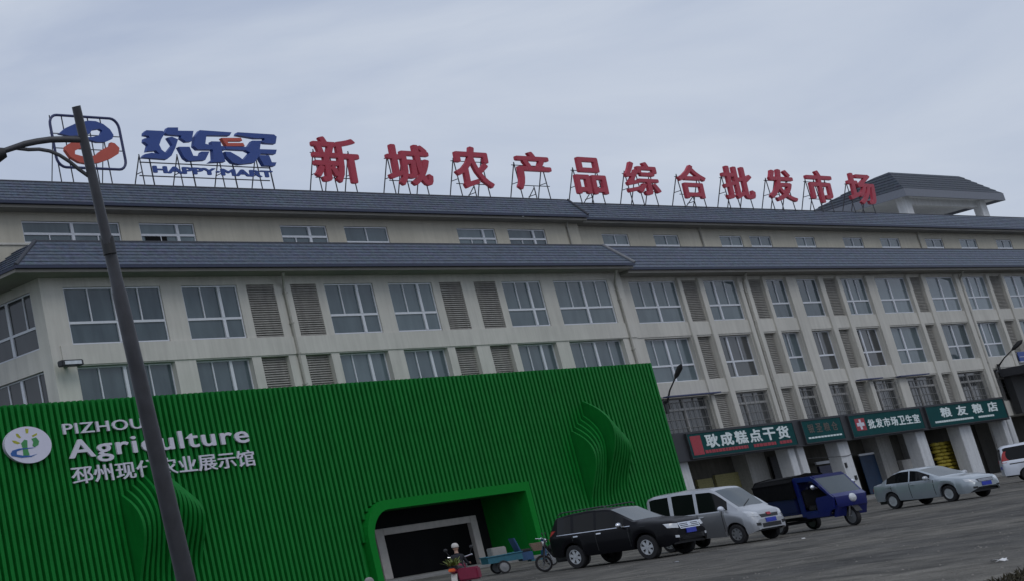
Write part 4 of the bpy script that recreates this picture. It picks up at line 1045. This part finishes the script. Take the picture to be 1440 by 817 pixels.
van.handle(.22, .96, 'p_silver'); van.handle(-.72, .97, 'p_silver'); van.mirrors(1.12, 1.13, .90, 'p_white')
q = MB(); q.tube([(1.50, -.3, 1.14), (1.32, .2, 1.31)], .012, 5); q.build('wiper', M['black'], van.root)

# --- silver sedan
rz = rad(-110)
sed = Car('sedan', 'pale blue silver saloon car parked nose out before the green shop boards', 'car', place_by_wheel(1341, 704.5, rz, 1.32, 1.50), rz, 4.56,
    top=[(2.28, .56), (2.25, .70), (2.1, .80), (1.6, .90), (1.02, .97), (.92, 1.0), (.05, 1.38), (-.25, 1.44), (-.8, 1.45), (-1.15, 1.37), (-1.72, 1.08), (-1.85, 1.05), (-2.2, 1.01), (-2.26, .85), (-2.28, .6)],
    belt=[(2.28, .54), (2.1, .74), (1.4, .84), (.9, .90), (-1.5, .97), (-2.2, .96)],
    width=[(2.28, .54), (2.2, .68), (1.95, .80), (1.4, .865), (0, .88), (-1.5, .87), (-2.0, .80), (-2.22, .72), (-2.28, .62)],
    sill=.25, axles=(1.32, -1.32), rw=.31, paint='p_sedan', glass_x=[(-.30, .62), (-1.42, -.36)], ws=(.06, .92), rwin=(-1.72, -1.12), low=[(2.28, .34), (2.1, .22), (0, .26), (-2.28, .36)])
sed.wheels(1.5, .2, 'rim', 9)
for sd_ in (1, -1):
    sed.patch('headlight', 'lamp', [(.44 * sd_, .60), (.74 * sd_, .64), (.74 * sd_, .76), (.42 * sd_, .70)], 'front', .012)
    sed.patch('fog_light', 'black', [(.44 * sd_, .36), (.62 * sd_, .37), (.62 * sd_, .44), (.44 * sd_, .43)], 'front', .01, 3)
    sed.patch('tail_lamp', 'taillamp', [(.46 * sd_, .76), (.72 * sd_, .76), (.70 * sd_, .90), (.50 * sd_, .90)], 'rear', .015, 4)
g_ = sed.patch('grille', 'deepgrey', [(-.34, .58), (.34, .58), (.38, .70), (-.38, .70)], 'front', .012)
for z in (.60, .63, .66): sed.patch('grille_bar', 'chrome', [(-.33, z), (.33, z), (.33, z + .012), (-.33, z + .012)], 'front', .018, 5, g_)
sed.patch('lower_grille', 'black', [(-.4, .30), (.4, .30), (.42, .40), (-.42, .40)], 'front', .01)
sed.patch('number_plate', 'plate', [(-.22, .43), (.22, .43), (.22, .57), (-.22, .57)], 'front', .03, 3)
for x in (.78, -.33, -1.2): sed.seam(x, .34, .90)
sed.handle(-.16, .84, 'p_sedan'); sed.handle(-1.22, .87, 'p_sedan'); sed.mirrors(.60, 1.0, .97, 'p_silver')

# --- white van at the right edge
rz = rad(-63)
wv = Car('white_van', 'white van cut by the right edge, seen from its rear corner with red tail lamp', 'van', (90.6, -21.6, 0), rz, 4.4,
    top=[(2.2, .6), (2.15, .9), (1.9, 1.05), (1.4, 1.15), (.85, 1.68), (.6, 1.80), (-.6, 1.88), (-1.9, 1.84), (-2.10, 1.74), (-2.18, 1.0), (-2.2, .6)],
    belt=[(2.2, .58), (1.9, .9), (1.2, 1.08), (-2.2, 1.08)],
    width=[(2.2, .6), (2.1, .74), (1.7, .82), (-1.9, .83), (-2.12, .79), (-2.2, .74)],
    sill=.32, axles=(1.4, -1.25), rw=.31, paint='p_white', glass_x=[(.3, 1.2), (-.8, .2), (-2.0, -.95)], ws=(.8, 1.4), rwin=(-2.16, -2.09), tumble=.10, low=[(2.2, .36), (0, .30), (-2.2, .38)])
wv.wheels(1.44, .18, 'rimgrey', 7)
for sd_ in (1, -1):
    wv.patch('tail_lamp', 'taillamp', [(.70 * sd_, 1.0), (.80 * sd_, 1.0), (.76 * sd_, 1.55), (.68 * sd_, 1.55)], 'rear', .02, 5)
    wv.patch('side_stripe', 'black', [(-1.9, .90), (1.0, .90), (1.0, .95), (-1.9, .95)], sd_, .006, 10)
    wv.patch('headlight', 'lamp', [(.48 * sd_, .74), (.76 * sd_, .78), (.74 * sd_, .94), (.48 * sd_, .88)], 'front', .012)
wv.patch('number_plate', 'plate', [(-.22, .7), (.22, .7), (.22, .84), (-.22, .84)], 'rear', .03, 3)
for x in (.25, -.88): wv.seam(x, .42, 1.04)

# --- simple spoked or plain wheels for the small vehicles
def small_wheel(root, name, R, w, loc, rim='rimgrey', spokes=10, rzw=0, solid=True):
    t = MB(); t.lathe([(R * .74, -w / 2), (R * .95, -w / 2), (R, 0), (R * .95, w / 2), (R * .74, w / 2), (R * .74, -w / 2)], 26, 'y')
    o = t.build(name, M['tyre'], root, smooth=50); o.location = loc; o.rotation_euler = (0, 0, rzw)
    r = MB(); r.lathe([(R * .76, -w * .3), (R * .76, w * .3), (R * .68, w * .3), (R * .68, -w * .3), (R * .76, -w * .3)], 26, 'y')
    if solid: r.lathe([(.001, w * .34), (R * .3, w * .36), (R * .70, w * .22), (R * .70, -w * .22), (R * .3, -w * .36), (.001, -w * .34)], 20, 'y')
    for k in range(spokes):
        a = 2 * PI * k / spokes; r.tube([(math.cos(a) * .03, 0, math.sin(a) * .03), (math.cos(a) * R * .72, 0, math.sin(a) * R * .72)], .012, 5)
    r.lathe([(.001, -w * .6), (.04, -w * .6), (.04, w * .6), (.001, w * .6)], 12, 'y')
    r.build('rim', M[rim], o, smooth=40)
    return o

# --- blue cargo tricycle with cab and covered bed
rz = rad(-114)
tr = thing('cargo_tricycle', 'blue three wheeled cargo truck with open sided cab and black covered bed', 'tricycle', (0, 0, 0), rz)
_g = atz(1203, 738, 0); tr.location = (_g.x - math.cos(rz) * 1.45, _g.y - math.sin(rz) * 1.45, 0)
cabm = MB(); cw = .60
prof = [(1.52, .50), (1.62, .62), (1.60, .95), (1.46, 1.06), (.98, 1.60), (.86, 1.68), (.10, 1.72), (.02, 1.66), (.02, .46)]
def sidewall(y0, y1, pts): cabm.prism([(x, y0, z) for x, z in pts], (0, y1 - y0, 0))
for sd_ in (1, -1):
    y0, y1 = sd_ * cw, sd_ * (cw - .05)
    sidewall(y0, y1, [(.02, .46), (.20, .46), (.20, 1.58), (.02, 1.62)])                         # rear pillar
    sidewall(y0, y1, [(.20, 1.56), (.86, 1.54), (.98, 1.58), (.86, 1.68), (.10, 1.72), (.02, 1.66), (.02, 1.62)])
    sidewall(y0, y1, [(.86, 1.54), (.98, 1.60), (1.46, 1.06), (1.40, 1.02)])                    # front pillar
    sidewall(y0, y1, [(.78, .40), (1.20, .40), (1.34, .56), (1.52, .60), (1.60, .95), (1.46, 1.06), (1.34, 1.03), (.86, 1.0), (.80, .9)])   # front quarter
    sidewall(y0, y1, [(.20, .40), (.78, .40), (.78, .62), (.20, .62)])
# nose, roof and rear wall, curved across in five strips
def across(pts, crown):
    n = 8
    for (xa, za), (xb, zb) in zip(pts, pts[1:]):
        for k in range(n):
            u0, u1 = -cw + .05 + (2 * cw - .1) * k / n, -cw + .05 + (2 * cw - .1) * (k + 1) / n
            def P(x, z, y): return (x + crown * (1 - (y / cw) ** 2), y, z)
            cabm.quad(P(xa, za, u0), P(xa, za, u1), P(xb, zb, u1), P(xb, zb, u0))
across([(1.46, 1.06), (1.60, .95), (1.60, .74), (1.56, .62)], .10)
cabm.box(.02, .90, -cw + .05, cw - .05, 1.66, 1.70); cabm.box(.02, .06, -cw + .05, cw - .05, .46, 1.66); cabm.box(.84, .98, -cw + .05, cw - .05, 1.58, 1.66)
cabm.box(.2, 1.2, -cw + .05, cw - .05, .38, .43)
for sd_ in (1, -1):
    a_, b_ = (sd_ * .19, sd_ * (cw - .05)) if sd_ > 0 else (sd_ * (cw - .05), sd_ * .19)
    cabm.hexa([(1.34, a_, .34), (1.44, a_, .34), (1.44, b_, .34), (1.34, b_, .34), (1.52, a_, .70), (1.64, a_, .70), (1.60, b_, .70), (1.50, b_, .70)])
cabm.build('cab', M['p_blue'], tr, smooth=35)
q = MB(); n = 8
for k in range(n):
    u0, u1 = -cw + .06 + (2 * cw - .12) * k / n, -cw + .06 + (2 * cw - .12) * (k + 1) / n
    P = lambda x, z, y: (x + .06 * (1 - (y / cw) ** 2), y, z)
    q.quad(P(1.45, 1.06, u0), P(1.45, 1.06, u1), P(.97, 1.60, u1), P(.97, 1.60, u0)); q.quad(P(1.42, 1.06, u0), P(1.42, 1.06, u1), P(.94, 1.60, u1), P(.94, 1.60, u0))
q.build('windscreen', M['screen'], tr, smooth=40, fix=False)
q = MB(); q.box(.07, .84, .50, .545, .45, 1.5); q.build('dark_inner_panel', M['tarp'], tr)  # dark panel added on the far side so the cab interior reads as shaded
q = MB(); q.box(.25, .62, -.5, .49, .60, .78); q.box(.10, .24, -.5, .5, .70, 1.3); q.build('seat', M['seat'], tr, bevel=.04)
q = MB(); q.tube([(1.15, -.32, 1.12), (1.10, 0, 1.08), (1.15, .32, 1.12)], .025, 8); q.tube([(1.12, 0, 1.08), (1.42, 0, .4)], .03, 8); q.build('handlebar', M['black'], tr)
q = MB(); q.lathe([(.001, .05), (.10, .04), (.135, 0), (.12, -.12)], 20, 'x', (1.70, 0, .86)); q.build('headlight', M['lamp'], tr, smooth=50)
q = MB()
for k in range(7):
    a, b = rad(20 + 22 * k), rad(20 + 22 * (k + 1)); r_ = .36
    q.hexa([(1.45 + r_ * math.cos(a), -.11, .30 + r_ * math.sin(a)), (1.45 + r_ * math.cos(b), -.11, .30 + r_ * math.sin(b)), (1.45 + r_ * math.cos(b), .11, .30 + r_ * math.sin(b)), (1.45 + r_ * math.cos(a), .11, .30 + r_ * math.sin(a)),
            (1.45 + (r_ + .02) * math.cos(a), -.11, .30 + (r_ + .02) * math.sin(a)), (1.45 + (r_ + .02) * math.cos(b), -.11, .30 + (r_ + .02) * math.sin(b)), (1.45 + (r_ + .02) * math.cos(b), .11, .30 + (r_ + .02) * math.sin(b)), (1.45 + (r_ + .02) * math.cos(a), .11, .30 + (r_ + .02) * math.sin(a))])
q.build('mudguard', M['black'], tr)
q = MB()
for sd_ in (1, -1): q.tube([(1.45, sd_ * .10, .30), (1.62, sd_ * .10, .72)], .03, 8)
q.build('fork', M['chrome'], tr)
for sd_ in (1, -1):
    q = MB(); q.ball((1.02, sd_ * .74, 1.34), .09, 8, (.5, 1, .9)); q.tube([(1.05, sd_ * .6, 1.30), (1.02, sd_ * .72, 1.34)], .015, 5); q.build('mirror', M['chrome'], tr, smooth=50)
q = MB(); q.box(-1.75, -.06, -.66, .66, .62, 1.10); q.box(-1.78, -.03, -.69, .69, .56, .618); q.build('cargo_bed', M['p_tblue'], tr, bevel=.015)
q = MB(); top_ = [(-.70, 1.104), (-.70, 1.60), (-.55, 1.74), (0, 1.80), (.55, 1.74), (.70, 1.60), (.70, 1.104)]
q.prism([(-1.80, y, z) for y, z in top_], (1.80, 0, 0)); q.build('canopy', M['tarp'], tr, bevel=.03)
q = MB(); q.box(-1.7, 1.2, -.25, .25, .36, .46); q.tube([(-1.1, -.6, .3), (-1.1, .6, .3)], .05, 8); q.build('chassis', M['black'], tr)
small_wheel(tr, 'wheel', .30, .13, (1.45, 0, .30)); small_wheel(tr, 'wheel', .30, .15, (-1.1, .62, .30)); small_wheel(tr, 'wheel', .30, .15, (-1.1, -.62, .30))

# --- small blue open tricycle by the doorway
rz = rad(-38)
bt = thing('flatbed_tricycle', 'small teal blue open cargo tricycle standing before the dark doorway', 'tricycle', (0, 0, 0), rz)
_g = atz(711, 805.5, 0); bt.location = (_g.x + math.cos(rz) * .62 - math.sin(rz) * .48, _g.y + math.sin(rz) * .62 + math.cos(rz) * .48, 0)
q = MB(); q.box(-1.15, .15, -.5, .5, .42, .48); q.box(-1.15, .15, -.5, -.47, .482, .66); q.box(-1.15, .15, .47, .5, .482, .66); q.box(-1.15, -1.12, -.468, .468, .482, .66); q.box(.12, .15, -.468, .468, .482, .70)
q.build('cargo_bed', M['tealpaint'], bt)
q = MB(); q.tube([(-1.18, -.52, .66), (.18, -.52, .69), (.18, .52, .69), (-1.18, .52, .66)], .022, 6, closed=True); q.build('bed_rail', M['tealpaint'], bt)
q = MB(); q.box(-.9, -.35, -.38, .3, .485, .98); q.build('cargo_box', M['greyconc'], bt, bevel=.03)
q = MB(); q.hexa([(.14, -.36, .68), (.20, -.36, .68), (.20, .36, .68), (.14, .36, .68), (.0, -.36, 1.22), (.06, -.36, 1.22), (.06, .36, 1.22), (.0, .36, 1.22)]); q.build('backrest', M['bluepaint'], bt, bevel=.015)
q = MB(); q.box(.18, .60, -.3, .3, .66, .76); q.build('seat', M['seat'], bt, bevel=.04)
q = MB(); q.box(.17, .62, -.28, .28, .34, .655); q.build('battery_box', M['bluepaint'], bt, bevel=.02)
q = MB(); q.box(.5, 1.1, -.24, .24, .28, .33); q.tube([(1.08, 0, .33), (1.18, 0, .95)], .04, 8); q.build('floorboard', M['tealpaint'], bt)
q = MB(); q.hexa([(1.02, -.26, .36), (1.10, -.26, .36), (1.10, .26, .36), (1.02, .26, .36), (1.14, -.18, 1.0), (1.22, -.18, 1.0), (1.22, .18, 1.0), (1.14, .18, 1.0)]); q.build('leg_shield', M['bluepaint'], bt, bevel=.02)
q = MB(); q.tube([(1.02, -.34, 1.06), (1.16, -.1, 1.02), (1.16, .1, 1.02), (1.02, .34, 1.06)], .02, 8); q.build('handlebar', M['chrome'], bt)
q = MB(); q.lathe([(.001, .05), (.06, .04), (.08, 0), (.06, -.08)], 14, 'x', (1.26, 0, .94)); q.build('headlight', M['lamp'], bt, smooth=50)
q = MB()
for sd_ in (1, -1): q.tube([(1.17, sd_ * .05, .9), (1.32, sd_ * .06, .24)], .022, 6)
q.build('fork', M['chrome'], bt)
small_wheel(bt, 'wheel', .24, .10, (1.32, 0, .24)); small_wheel(bt, 'wheel', .24, .11, (-.62, .52, .24)); small_wheel(bt, 'wheel', .24, .11, (-.62, -.52, .24))

# --- motorcycle and moped
def motorbike(name, label, cat, loc, rz, body='magenta', bright='chrome', guard='palecream'):
    r = thing(name, label, cat, loc, rz)
    small_wheel(r, 'wheel', .28, .10, (.62, 0, .28), spokes=6, solid=False); small_wheel(r, 'wheel', .28, .11, (-.60, 0, .28), spokes=6, solid=False)
    q = MB(); q.tube([(.45, 0, .86), (.25, 0, .45), (-.1, 0, .36), (-.35, 0, .42), (-.60, 0, .28)], .05, 8); q.box(-.18, .2, -.14, .14, .24, .52); q.build('frame', M['black'], r, bevel=.02)
    q = MB(); q.ball((.12, 0, .74), .24, 8, (1.15, .62, .62)); q.build('tank', M[body], r, smooth=60)
    q = MB(); q.hexa([(-.75, -.13, .70), (-.05, -.15, .66), (-.05, .15, .66), (-.75, .13, .70), (-.75, -.12, .80), (-.05, -.13, .76), (-.05, .13, .76), (-.75, .12, .80)]); q.build('seat', M['seat'], r, bevel=.03)
    q = MB(); q.hexa([(-.92, -.07, .62), (-.4, -.12, .50), (-.4, .12, .50), (-.92, .07, .62), (-.92, -.07, .74), (-.4, -.13, .66), (-.4, .13, .66), (-.92, .07, .74)]); q.build('tail_fairing', M[body], r, bevel=.03)
    q = MB()
    for k in range(6):
        a, b = rad(30 + 24 * k), rad(30 + 24 * (k + 1)); R0, R1 = .33, .35
        q.hexa([(-.60 + R0 * math.cos(a), -.08, .28 + R0 * math.sin(a)), (-.60 + R0 * math.cos(b), -.08, .28 + R0 * math.sin(b)), (-.60 + R0 * math.cos(b), .08, .28 + R0 * math.sin(b)), (-.60 + R0 * math.cos(a), .08, .28 + R0 * math.sin(a)),
                (-.60 + R1 * math.cos(a), -.08, .28 + R1 * math.sin(a)), (-.60 + R1 * math.cos(b), -.08, .28 + R1 * math.sin(b)), (-.60 + R1 * math.cos(b), .08, .28 + R1 * math.sin(b)), (-.60 + R1 * math.cos(a), .08, .28 + R1 * math.sin(a))])
    q.build('mudguard', M[guard], r)
    q = MB(); q.box(-1.0, -.925, -.09, .09, .64, .73); q.build('tail_lamp', M['orangelamp'], r, bevel=.02)
    q = MB(); q.tube([(.36, -.34, 1.02), (.44, -.14, .98), (.44, .14, .98), (.36, .34, 1.02)], .018, 8)
    for sd_ in (1, -1):
        q.tube([(.44, sd_ * .09, .96), (.62, sd_ * .09, .28)], .025, 8)
    q.build('fork', M[bright], r)
    for sd_ in (1, -1):
        q = MB(); q.tube([(.40, sd_ * .28, 1.02), (.40, sd_ * .36, 1.20)], .008, 5); q.ball((.40, sd_ * .36, 1.22), .06, 6, (.4, 1, .8)); q.build('mirror', M['black'], r)
    q = MB(); q.lathe([(.001, .06), (.07, .05), (.095, 0), (.06, -.1)], 16, 'x', (.52, 0, .90)); q.build('headlight', M['lamp'], r, smooth=50)
    return r
def rider(label, loc, rz, helmet='palecream', top='cloth', bottom='clothblue', reach=.5, scale=1.0):
    """seated figure grown round a skeleton: one continuous body, clothing by material, cap and hair as children"""
    root = thing('person', label, 'person', loc, rz)
    J = [(0, 0, .86), (0.02, 0, 1.06), (.04, 0, 1.26), (.06, 0, 1.38), (.08, 0, 1.47), (.10, 0, 1.60),
         (.04, .19, 1.30), (.16, .25, 1.08), (.40, .27, 1.02), (.49, .27, 1.03), (.04, -.19, 1.30), (.16, -.25, 1.08), (.40, -.27, 1.02), (.49, -.27, 1.03),
         (.04, .11, .82), (.40, .17, .74), (.30, .18, .36), (.42, .18, .28), (.04, -.11, .82), (.40, -.17, .74), (.30, -.18, .36), (.42, -.18, .28)]
    Ed = [(0, 1), (1, 2), (2, 3), (3, 4), (4, 5), (2, 6), (6, 7), (7, 8), (8, 9), (2, 10), (10, 11), (11, 12), (12, 13), (0, 14), (14, 15), (15, 16), (16, 17), (0, 18), (18, 19), (19, 20), (20, 21)]
    Rd = [.16, .15, .16, .10, .055, .085, .075, .055, .038, .034, .075, .055, .038, .034, .095, .075, .055, .05, .095, .075, .055, .05]
    me = bpy.data.meshes.new('body'); me.from_pydata(J, Ed, []); o = bpy.data.objects.new('body', me); col.objects.link(o)
    md = o.modifiers.new('skin', 'SKIN'); o.modifiers.new('sub', 'SUBSURF').levels = 2
    for v, r in zip(me.skin_vertices[0].data, Rd): v.radius = (r, r * (1.0)); 
    me.skin_vertices[0].data[0].use_root = True
    dg = bpy.context.evaluated_depsgraph_get(); dg.update(); m2 = bpy.data.meshes.new_from_object(o.evaluated_get(dg)); bpy.data.objects.remove(o)
    m2.materials.clear()
    for m_ in (top, bottom, 'skin', 'black'): m2.materials.append(M[m_])
    for f in m2.polygons:
        c = f.center; f.use_smooth = True
        f.material_index = 2 if (c.z > 1.42 or c.x > .43 and c.z > .9) else (3 if c.z < .33 else (1 if c.z < .88 else 0))
    b = link('body', m2, root)
    h = MB(); h.ball((.10, 0, 1.60), .105, 10, (1.0, .82, 1.22)); h.ball((.20, 0, 1.585), .022, 6, (1, .8, 1.3))
    for sd_ in (1, -1): h.ball((.10, sd_ * .088, 1.59), .03, 6, (.6, .4, 1.2))
    h.tube([(.185, -.03, 1.535), (.198, 0, 1.533), (.185, .03, 1.535)], .008, 5); h.build('face', M['skin'], root, smooth=60)
    e = MB()
    for sd_ in (1, -1): e.ball((.186, sd_ * .035, 1.615), .014, 6)
    e.build('eyes', M['hair'], root)
    q = MB(); q.lathe([(.125, 0), (.13, .03), (.115, .10), (.07, .145), (.001, .158)], 20, 'z', (.09, 0, 1.625)); q.hexa([(.17, -.08, 1.63), (.27, -.06, 1.62), (.27, .06, 1.62), (.17, .08, 1.63), (.17, -.08, 1.645), (.27, -.06, 1.632), (.27, .06, 1.632), (.17, .08, 1.645)])
    q.build('cap', M[helmet], root, smooth=50)
    for sd_ in (1, -1):                                    # hands closed on the grips
        hd = MB(); hd.ball((.50, sd_ * .27, 1.03), .04, 8, (1.1, .8, .7))
        for k in range(4):
            y = sd_ * (.245 + .018 * k); hd.tube([(.52, y, 1.045), (.56 - .004 * abs(k - 1), y, 1.045), (.575, y, 1.02), (.555, y, .995)], [.010, .0095, .009, .008], 6)
        hd.tube([(.50, sd_ * .235, 1.03), (.53, sd_ * .225, 1.01), (.555, sd_ * .228, .998)], [.011, .010, .008], 6)
        hd.build('hand', M['skin'], root, smooth=60)
    root.scale = (scale,) * 3
    return root
rz = rad(25)
_g = atz(655, 834, 0)
mloc = (_g.x, _g.y, 0)
motorbike('motorcycle', 'dark motorcycle with crimson bodywork and orange tail lamp before the doorway', 'motorcycle', mloc, rz)
rider('person in dark clothes and pale cap riding the crimson motorcycle', mloc, rz, bottom='cloth', scale=.78)
lp = MB(); random.seed(3)
for k in range(46):
    a, t_ = random.uniform(0, 2 * PI), random.uniform(.1, .5); c_ = Vector((random.uniform(-.15, .15), random.uniform(-.12, .12), 0))
    tip = c_ + Vector((math.cos(a) * t_, math.sin(a) * t_ * .6, random.uniform(.05, .22))); sdv = Vector((-math.sin(a), math.cos(a), 0)) * .03
    lp.quad(c_ + sdv, c_ - sdv, tip - sdv * .3, tip + sdv * .3)
bun = lp.build('vegetable_bundle', M['yellowgreen'], fix=False); bun.location = (mloc[0] - math.cos(rz) * .72, mloc[1] - math.sin(rz) * .72, .80); bun.rotation_euler = (0, 0, rz)
tag(bun, 'loose bundle of yellow green leaves tied on the motorcycle seat', 'vegetables')
q = MB(); q.box(-.2, .2, -.28, .28, 0, .34); bx_ = q.build('cargo_crate', M['magenta'], bevel=.04); bx_.location = (mloc[0] - math.cos(rz) * .62 - math.sin(rz) * -.36, mloc[1] - math.sin(rz) * .62 + math.cos(rz) * -.36, .36); bx_.rotation_euler = (0, 0, rz)
tag(bx_, 'crimson box hung at the side of the motorcycle', 'box')
rz2 = rad(133); _g = atz(768, 803.5, 0)
mp_ = motorbike('moped', 'dark moped with a brown basket, partly hidden behind the black car', 'moped', (_g.x - math.cos(rz2) * .62, _g.y - math.sin(rz2) * .62, 0), rz2, 'black', 'steel', 'black')
q = MB(); q.hexa([(.58, -.15, .72), (.84, -.15, .72), (.84, .15, .72), (.58, .15, .72), (.54, -.19, .98), (.92, -.19, .98), (.92, .19, .98), (.54, .19, .98)]); q.build('basket', M['brown'], mp_)
# head just rising over the bottom edge, left of the doorway
hp_ = deep(518, 811, 26.0); hz = hp_.z / 1.783
rz3 = rad(160)
rider('person in a rounded grey cap, only the cap showing at the bottom edge', (hp_.x - .09 * hz * math.cos(rz3), hp_.y - .09 * hz * math.sin(rz3), 0), rz3, 'clothgrey', 'clothgrey', 'cloth', scale=hz)

# ------------------------------------------------------------------ goods by the shops, litter, verge
A, B = at(1318, 650, 1.9), at(1370, 645, 1.9)
gp = thing('goods_stack', 'stack of yellow sacks in the shop opening behind the saloon car', 'goods', ((A.x + B.x) / 2, 1.9, .1), world=True)
random.seed(11)
for r_ in range(11):
    for k in range(6):
        w = (B.x - A.x) / 6; x = A.x + w * (k + .5) + (.12 if r_ % 2 else -.12); z = .11 + r_ * .27
        q = MB(); q.ball((x, 1.9 + random.uniform(-.04, .04), z + .13), .5, 6, (w * 1.0, .6, .30)); q.build('sack', M['yellow'], gp, smooth=60)
t = at(1405, 790); lpos = atz(1405, 790, .0)
q = MB()
for k in range(6):
    a = k * 1.05; q.quad((0, 0, .03), (.12 * math.cos(a), .12 * math.sin(a), .01), (.11 * math.cos(a + .9), .11 * math.sin(a + .9), .05))
lt = q.build('litter', M['litter'], fix=False); lt.location = lpos; tag(lt, 'crumpled white scrap of litter on the grey ground at lower right', 'litter')
for px, py, r_ in ((1130, 757, .05), (952, 790, .06), (1390, 688, .16)):
    q = MB(); q.ball((0, 0, 0), r_, 5, (1.4, 1, .35)); l_ = q.build('litter_scrap', M['litter' if px != 952 else 'p_grey']); l_.location = atz(px, py, .0) + Vector((0, 0, .01))
    tag(l_, {1130: 'tiny pale scrap on the ground below the blue tricycle', 952: 'tiny grey stone on the ground in front of the black car', 1390: 'flat pale scrap on the ground right of the saloon car'}[px], 'litter')
gv = MB(); random.seed(21)
for k in range(900):
    px, py = random.uniform(560, 1440), random.uniform(700, 830); p_ = atz(px, py, 0)
    if p_.y > -6 or p_.y < -52: continue
    r_ = random.uniform(.008, .028); a = random.uniform(0, PI)
    c_, s_ = math.cos(a) * r_, math.sin(a) * r_; h_ = r_ * .8
    gv.quad(p_ + Vector((c_, s_, 0)), p_ + Vector((-s_, c_, 0)), p_ + Vector((0, 0, h_))); gv.quad(p_ + Vector((-s_, c_, 0)), p_ + Vector((-c_, -s_, 0)), p_ + Vector((0, 0, h_)))
    gv.quad(p_ + Vector((-c_, -s_, 0)), p_ + Vector((s_, -c_, 0)), p_ + Vector((0, 0, h_))); gv.quad(p_ + Vector((s_, -c_, 0)), p_ + Vector((c_, s_, 0)), p_ + Vector((0, 0, h_)))
go = gv.build('gravel', mat('grit', (.16, .15, .135), .9, var=.5, scale=3)); go['kind'] = 'stuff'
# rough grass at the lower right corner
gm = MB(); random.seed(5)
c0 = atz(1425, 812, 0)
gr_n = 0
while gr_n < 2600:
    px, py = random.uniform(1360, 1540), random.uniform(798, 850)
    if py < 801 + max(0, (1440 - px)) * .38 + random.uniform(-2, 4): continue
    p_ = atz(px, py, 0); a = random.uniform(0, PI); h_ = random.uniform(.02, .07); d_ = Vector((math.cos(a), math.sin(a), 0)) * random.uniform(.008, .02); ln_ = Vector((random.uniform(-.06, .06), random.uniform(-.06, .06), h_))
    gm.quad(p_ - d_, p_ + d_, p_ + ln_ + d_ * .2, p_ + ln_ - d_ * .2); gr_n += 1
gg = gm.build('grass', M['grass'], fix=False); gg['kind'] = 'stuff'
sp = MB()
pts = [(1388, 822), (1412, 811), (1440, 802), (1540, 795), (1560, 860), (1360, 860)]
sp.prism([atz(x, y, .006) for x, y in pts], (0, 0, -.02)); structure(sp.build('soil', M['soil']))
